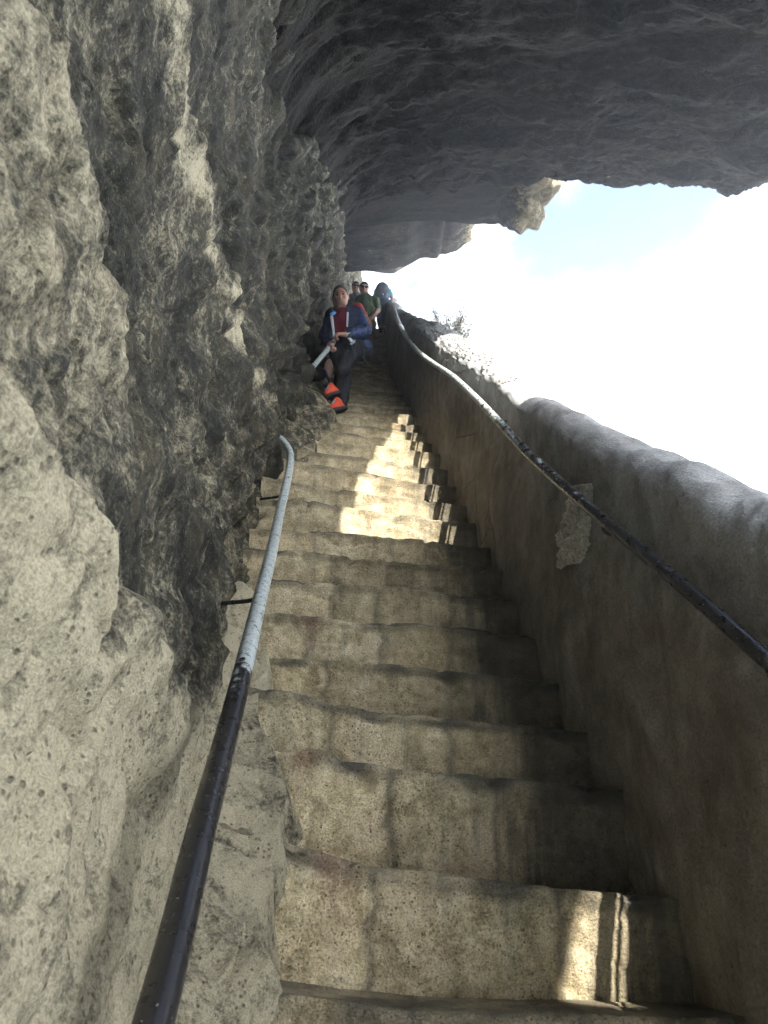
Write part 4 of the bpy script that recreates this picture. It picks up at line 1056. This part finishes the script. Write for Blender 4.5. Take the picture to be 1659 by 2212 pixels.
# man in green
J = Stand(12.2, 2.417)
figure('man in a moss green T-shirt, khaki shorts and sunglasses waiting behind the woman', J,
       dict(head=(786.5, 624.5, -.02), neck=(790, 640), shl=(776, 650), ell=(771, 668, -.03), wrl=(781, 684, -.16), hal=(786, 688, -.2), shr=(810, 650), elr=(816, 671, -.02), wrr=(805, 685, -.17), har=(799, 690, -.2),
            waist=(793, 676), hip=(792, 697), hpl=(785, 700), knl=(783, 733, -.04), footl=(782, 776, .0), hpr=(799, 700), knr=(797, 733, -.05), footr=(796, 776)),
       M_SKIN2, M_HAIRD, M_GREEN, M_KHAKI, M_TAN, glasses=M_LENS, s=1.02, look=(.12, -1, -.5), belly=1.12)
# shorter walker half hidden behind the woman
J = Stand(8.85, 1.50)
figure('short walker with a red sleeve, dark shorts and blue shoes almost hidden behind the woman', J,
       dict(head=(731, 648, .0), neck=(738, 668), shl=(722, 682), ell=(716, 704, .03), wrl=(722, 722, -.05), hal=(726, 730, -.07), shr=(772, 668), elr=(787, 684, .03), wrr=(795, 694, -.10), har=(797, 700, -.13),
            waist=(742, 715), hip=(730, 742), hpl=(713, 752), knl=(709, 789, -.06), footl=(704, 826), hpr=(736, 752), knr=(736, 792), footr=(738, 834)),
       M_SKIN2, M_HAIRB, M_REDS, M_GREY, M_BSHOE, s=.95, look=(-.1, -1, -.5))
# man in sunglasses further back
J = Stand(14.0, UN(14.0)-.05)
figure('man in grey shirt and sunglasses between the rock and the man in green', J,
       dict(head=(768.5, 621.5, -.02), neck=(770, 637), shl=(757, 645), ell=(754, 664, .02), wrl=(760, 680, -.1), hal=(763, 686, -.12), shr=(785, 645), elr=(789, 664, .02), wrr=(783, 680, -.1), har=(780, 686, -.12),
            waist=(771, 668), hip=(771, 688), hpl=(765, 690), knl=(764, 719), footl=(763, 751), hpr=(777, 690), knr=(777, 719), footr=(778, 751)),
       M_SKIN, M_HAIRD, M_GREY, M_TROU, M_TAN, glasses=M_LENS, shorts=False, look=(.15, -1, -.5))
# climber bending over, seen from behind, with a pack
J = Stand(18.6, UN(18.6))
jb = dict(head=(821, 626, .42), neck=(824, 628, .30), shl=(814, 629, .28), ell=(810, 641, .26), wrl=(813, 653, .18), hal=(815, 656, .15), shr=(839, 629, .26), elr=(846, 641, .15), wrr=(848.5, 651, .04), har=(849, 655, .0),
          waist=(827, 642, .12), hip=(826.5, 650, .03), hpl=(819, 653, .02), knl=(818, 678, .06), footl=(821, 710), hpr=(833, 653, .02), knr=(833, 681, .02), footr=(831, 712))
r_, P_, lo_, hi_ = figure('hiker in turquoise bent over beneath a slate backpack, gripping the parapet rail', J, jb, M_SKIN2, M_HAIRD, M_TURQ, M_TROU, M_TAN, shorts=False, look=(0, 1, -.6))
bp = thing('backpack', 'rounded slate backpack on the back of the bending hiker in turquoise', 'backpack', J(826, 630, .12))
B = Body(lo_-.2, hi_+.2, .01); a, b = J(826, 637, .02), J(826, 623, .20)
B.cone(a, b, .19, .165, .08, flat=((0, 1, .4), 1.35)); B.ell(J(826, 636, -.06), (.13, .09, .12), .05)
B.obj('pack_bag', M_PACK, bp)
z0, z1 = J(825, 622, -.06), J(828, 637, -.145); B = Body(np.minimum(z0, z1)-.06, np.maximum(z0, z1)+.06, .006); B.cone(z0, z1, .012, .012, .002); B.obj('zip', M_WHITE, bp)
# ------------------------------------------------------------------ camera, sun, sky
cam = bpy.data.cameras.new('camera'); co = bpy.data.objects.new('camera', cam); COL.objects.link(co)
cam.sensor_fit = 'VERTICAL'; cam.sensor_height = 5.76; cam.sensor_width = 4.32
cam.lens = 5.76*F/2212.; cam.clip_start = .02; cam.clip_end = 20000
co.rotation_euler = (math.pi/2+TH, 0, 0); co.location = (0, 0, 0)
cam.dof.use_dof = True; cam.dof.focus_distance = 5.0; cam.dof.aperture_fstop = cam.lens/1.9
SC.camera = co

sun = bpy.data.lights.new('sun', 'SUN'); sun.energy = SUN_E; sun.angle = math.radians(.53); sun.color = (1., .95, .86)
so = bpy.data.objects.new('sun', sun); COL.objects.link(so)
so.rotation_euler = Vector(SUN).to_track_quat('Z', 'Y').to_euler()
el = math.asin(SUN[2]); az = math.atan2(SUN[0], SUN[1])

w = bpy.data.worlds.new('World'); SC.world = w; w.use_nodes = True; t = w.node_tree; t.nodes.clear()
out = t.nodes.new('ShaderNodeOutputWorld'); bg = t.nodes.new('ShaderNodeBackground'); sky = t.nodes.new('ShaderNodeTexSky')
sky.sky_type = 'NISHITA'; sky.sun_disc = False; sky.sun_elevation = el; sky.sun_rotation = az
sky.air_density = 1.; sky.dust_density = 1.5
tc = t.nodes.new('ShaderNodeTexCoord'); mp = t.nodes.new('ShaderNodeMapping'); mp.inputs['Scale'].default_value = (1, 1, 1.3)
mp.inputs['Location'].default_value = CLOUD_LOC
t.links.new(tc.outputs['Generated'], mp.inputs['Vector'])
nz = t.nodes.new('ShaderNodeTexNoise'); nz.inputs['Scale'].default_value = 2.6; nz.inputs['Detail'].default_value = 9; nz.inputs['Roughness'].default_value = .58
t.links.new(mp.outputs[0], nz.inputs['Vector'])
# broken cloud: thick low down, thinning overhead
sep = t.nodes.new('ShaderNodeSeparateXYZ'); t.links.new(tc.outputs['Generated'], sep.inputs[0])
mr = t.nodes.new('ShaderNodeMapRange'); mr.inputs[1].default_value = .45; mr.inputs[2].default_value = .85; mr.inputs[3].default_value = .30; mr.inputs[4].default_value = -.12
t.links.new(sep.outputs[2], mr.inputs[0])
ad = t.nodes.new('ShaderNodeMath'); ad.operation = 'ADD'; t.links.new(nz.outputs['Fac'], ad.inputs[0]); t.links.new(mr.outputs[0], ad.inputs[1])
cr = t.nodes.new('ShaderNodeMapRange'); cr.interpolation_type = 'SMOOTHSTEP'; cr.inputs[1].default_value = .47; cr.inputs[2].default_value = .92; cr.inputs[3].default_value = .012
t.links.new(ad.outputs[0], cr.inputs[0])
mx = t.nodes.new('ShaderNodeMix'); mx.data_type = 'RGBA'
t.links.new(cr.outputs[0], mx.inputs[0]); t.links.new(sky.outputs[0], mx.inputs[6]); mx.inputs[7].default_value = CLOUD_COL
t.links.new(mx.outputs[2], bg.inputs[0]); bg.inputs[1].default_value = SKY_S
t.links.new(bg.outputs[0], out.inputs['Surface'])

SC.view_settings.view_transform = 'Standard'; SC.view_settings.look = 'None'; SC.view_settings.gamma = 1.
SC.view_settings.exposure = EXPO
SC.render.film_transparent = False
cy = SC.cycles; cy.use_denoising = True; cy.max_bounces = 10; cy.diffuse_bounces = 6; cy.glossy_bounces = 3
cy.sample_clamp_indirect = 8.

if HAZE > 0:
    lo, hi = np.array([-3020., -3020., -35.5]), np.array([3020., 3020., 26.])
    V = [[x, y, z] for x in (lo[0], hi[0]) for y in (lo[1], hi[1]) for z in (lo[2], hi[2])]
    m = bpy.data.materials.new('glare_air'); m.use_nodes = True; nt = m.node_tree; nt.nodes.clear()
    o = nt.nodes.new('ShaderNodeOutputMaterial'); pv = nt.nodes.new('ShaderNodeVolumePrincipled')
    pv.inputs['Color'].default_value = (.82, .89, 1, 1); pv.inputs['Density'].default_value = HAZE; pv.inputs['Anisotropy'].default_value = .8
    nt.links.new(pv.outputs[0], o.inputs['Volume'])
    tag(mesh_obj('haze', V, [[0, 1, 3, 2], [4, 6, 7, 5], [0, 4, 5, 1], [2, 3, 7, 6], [0, 2, 6, 4], [1, 5, 7, 3]], m, smooth=False), kind='stuff')
    cy.volume_bounces = 1
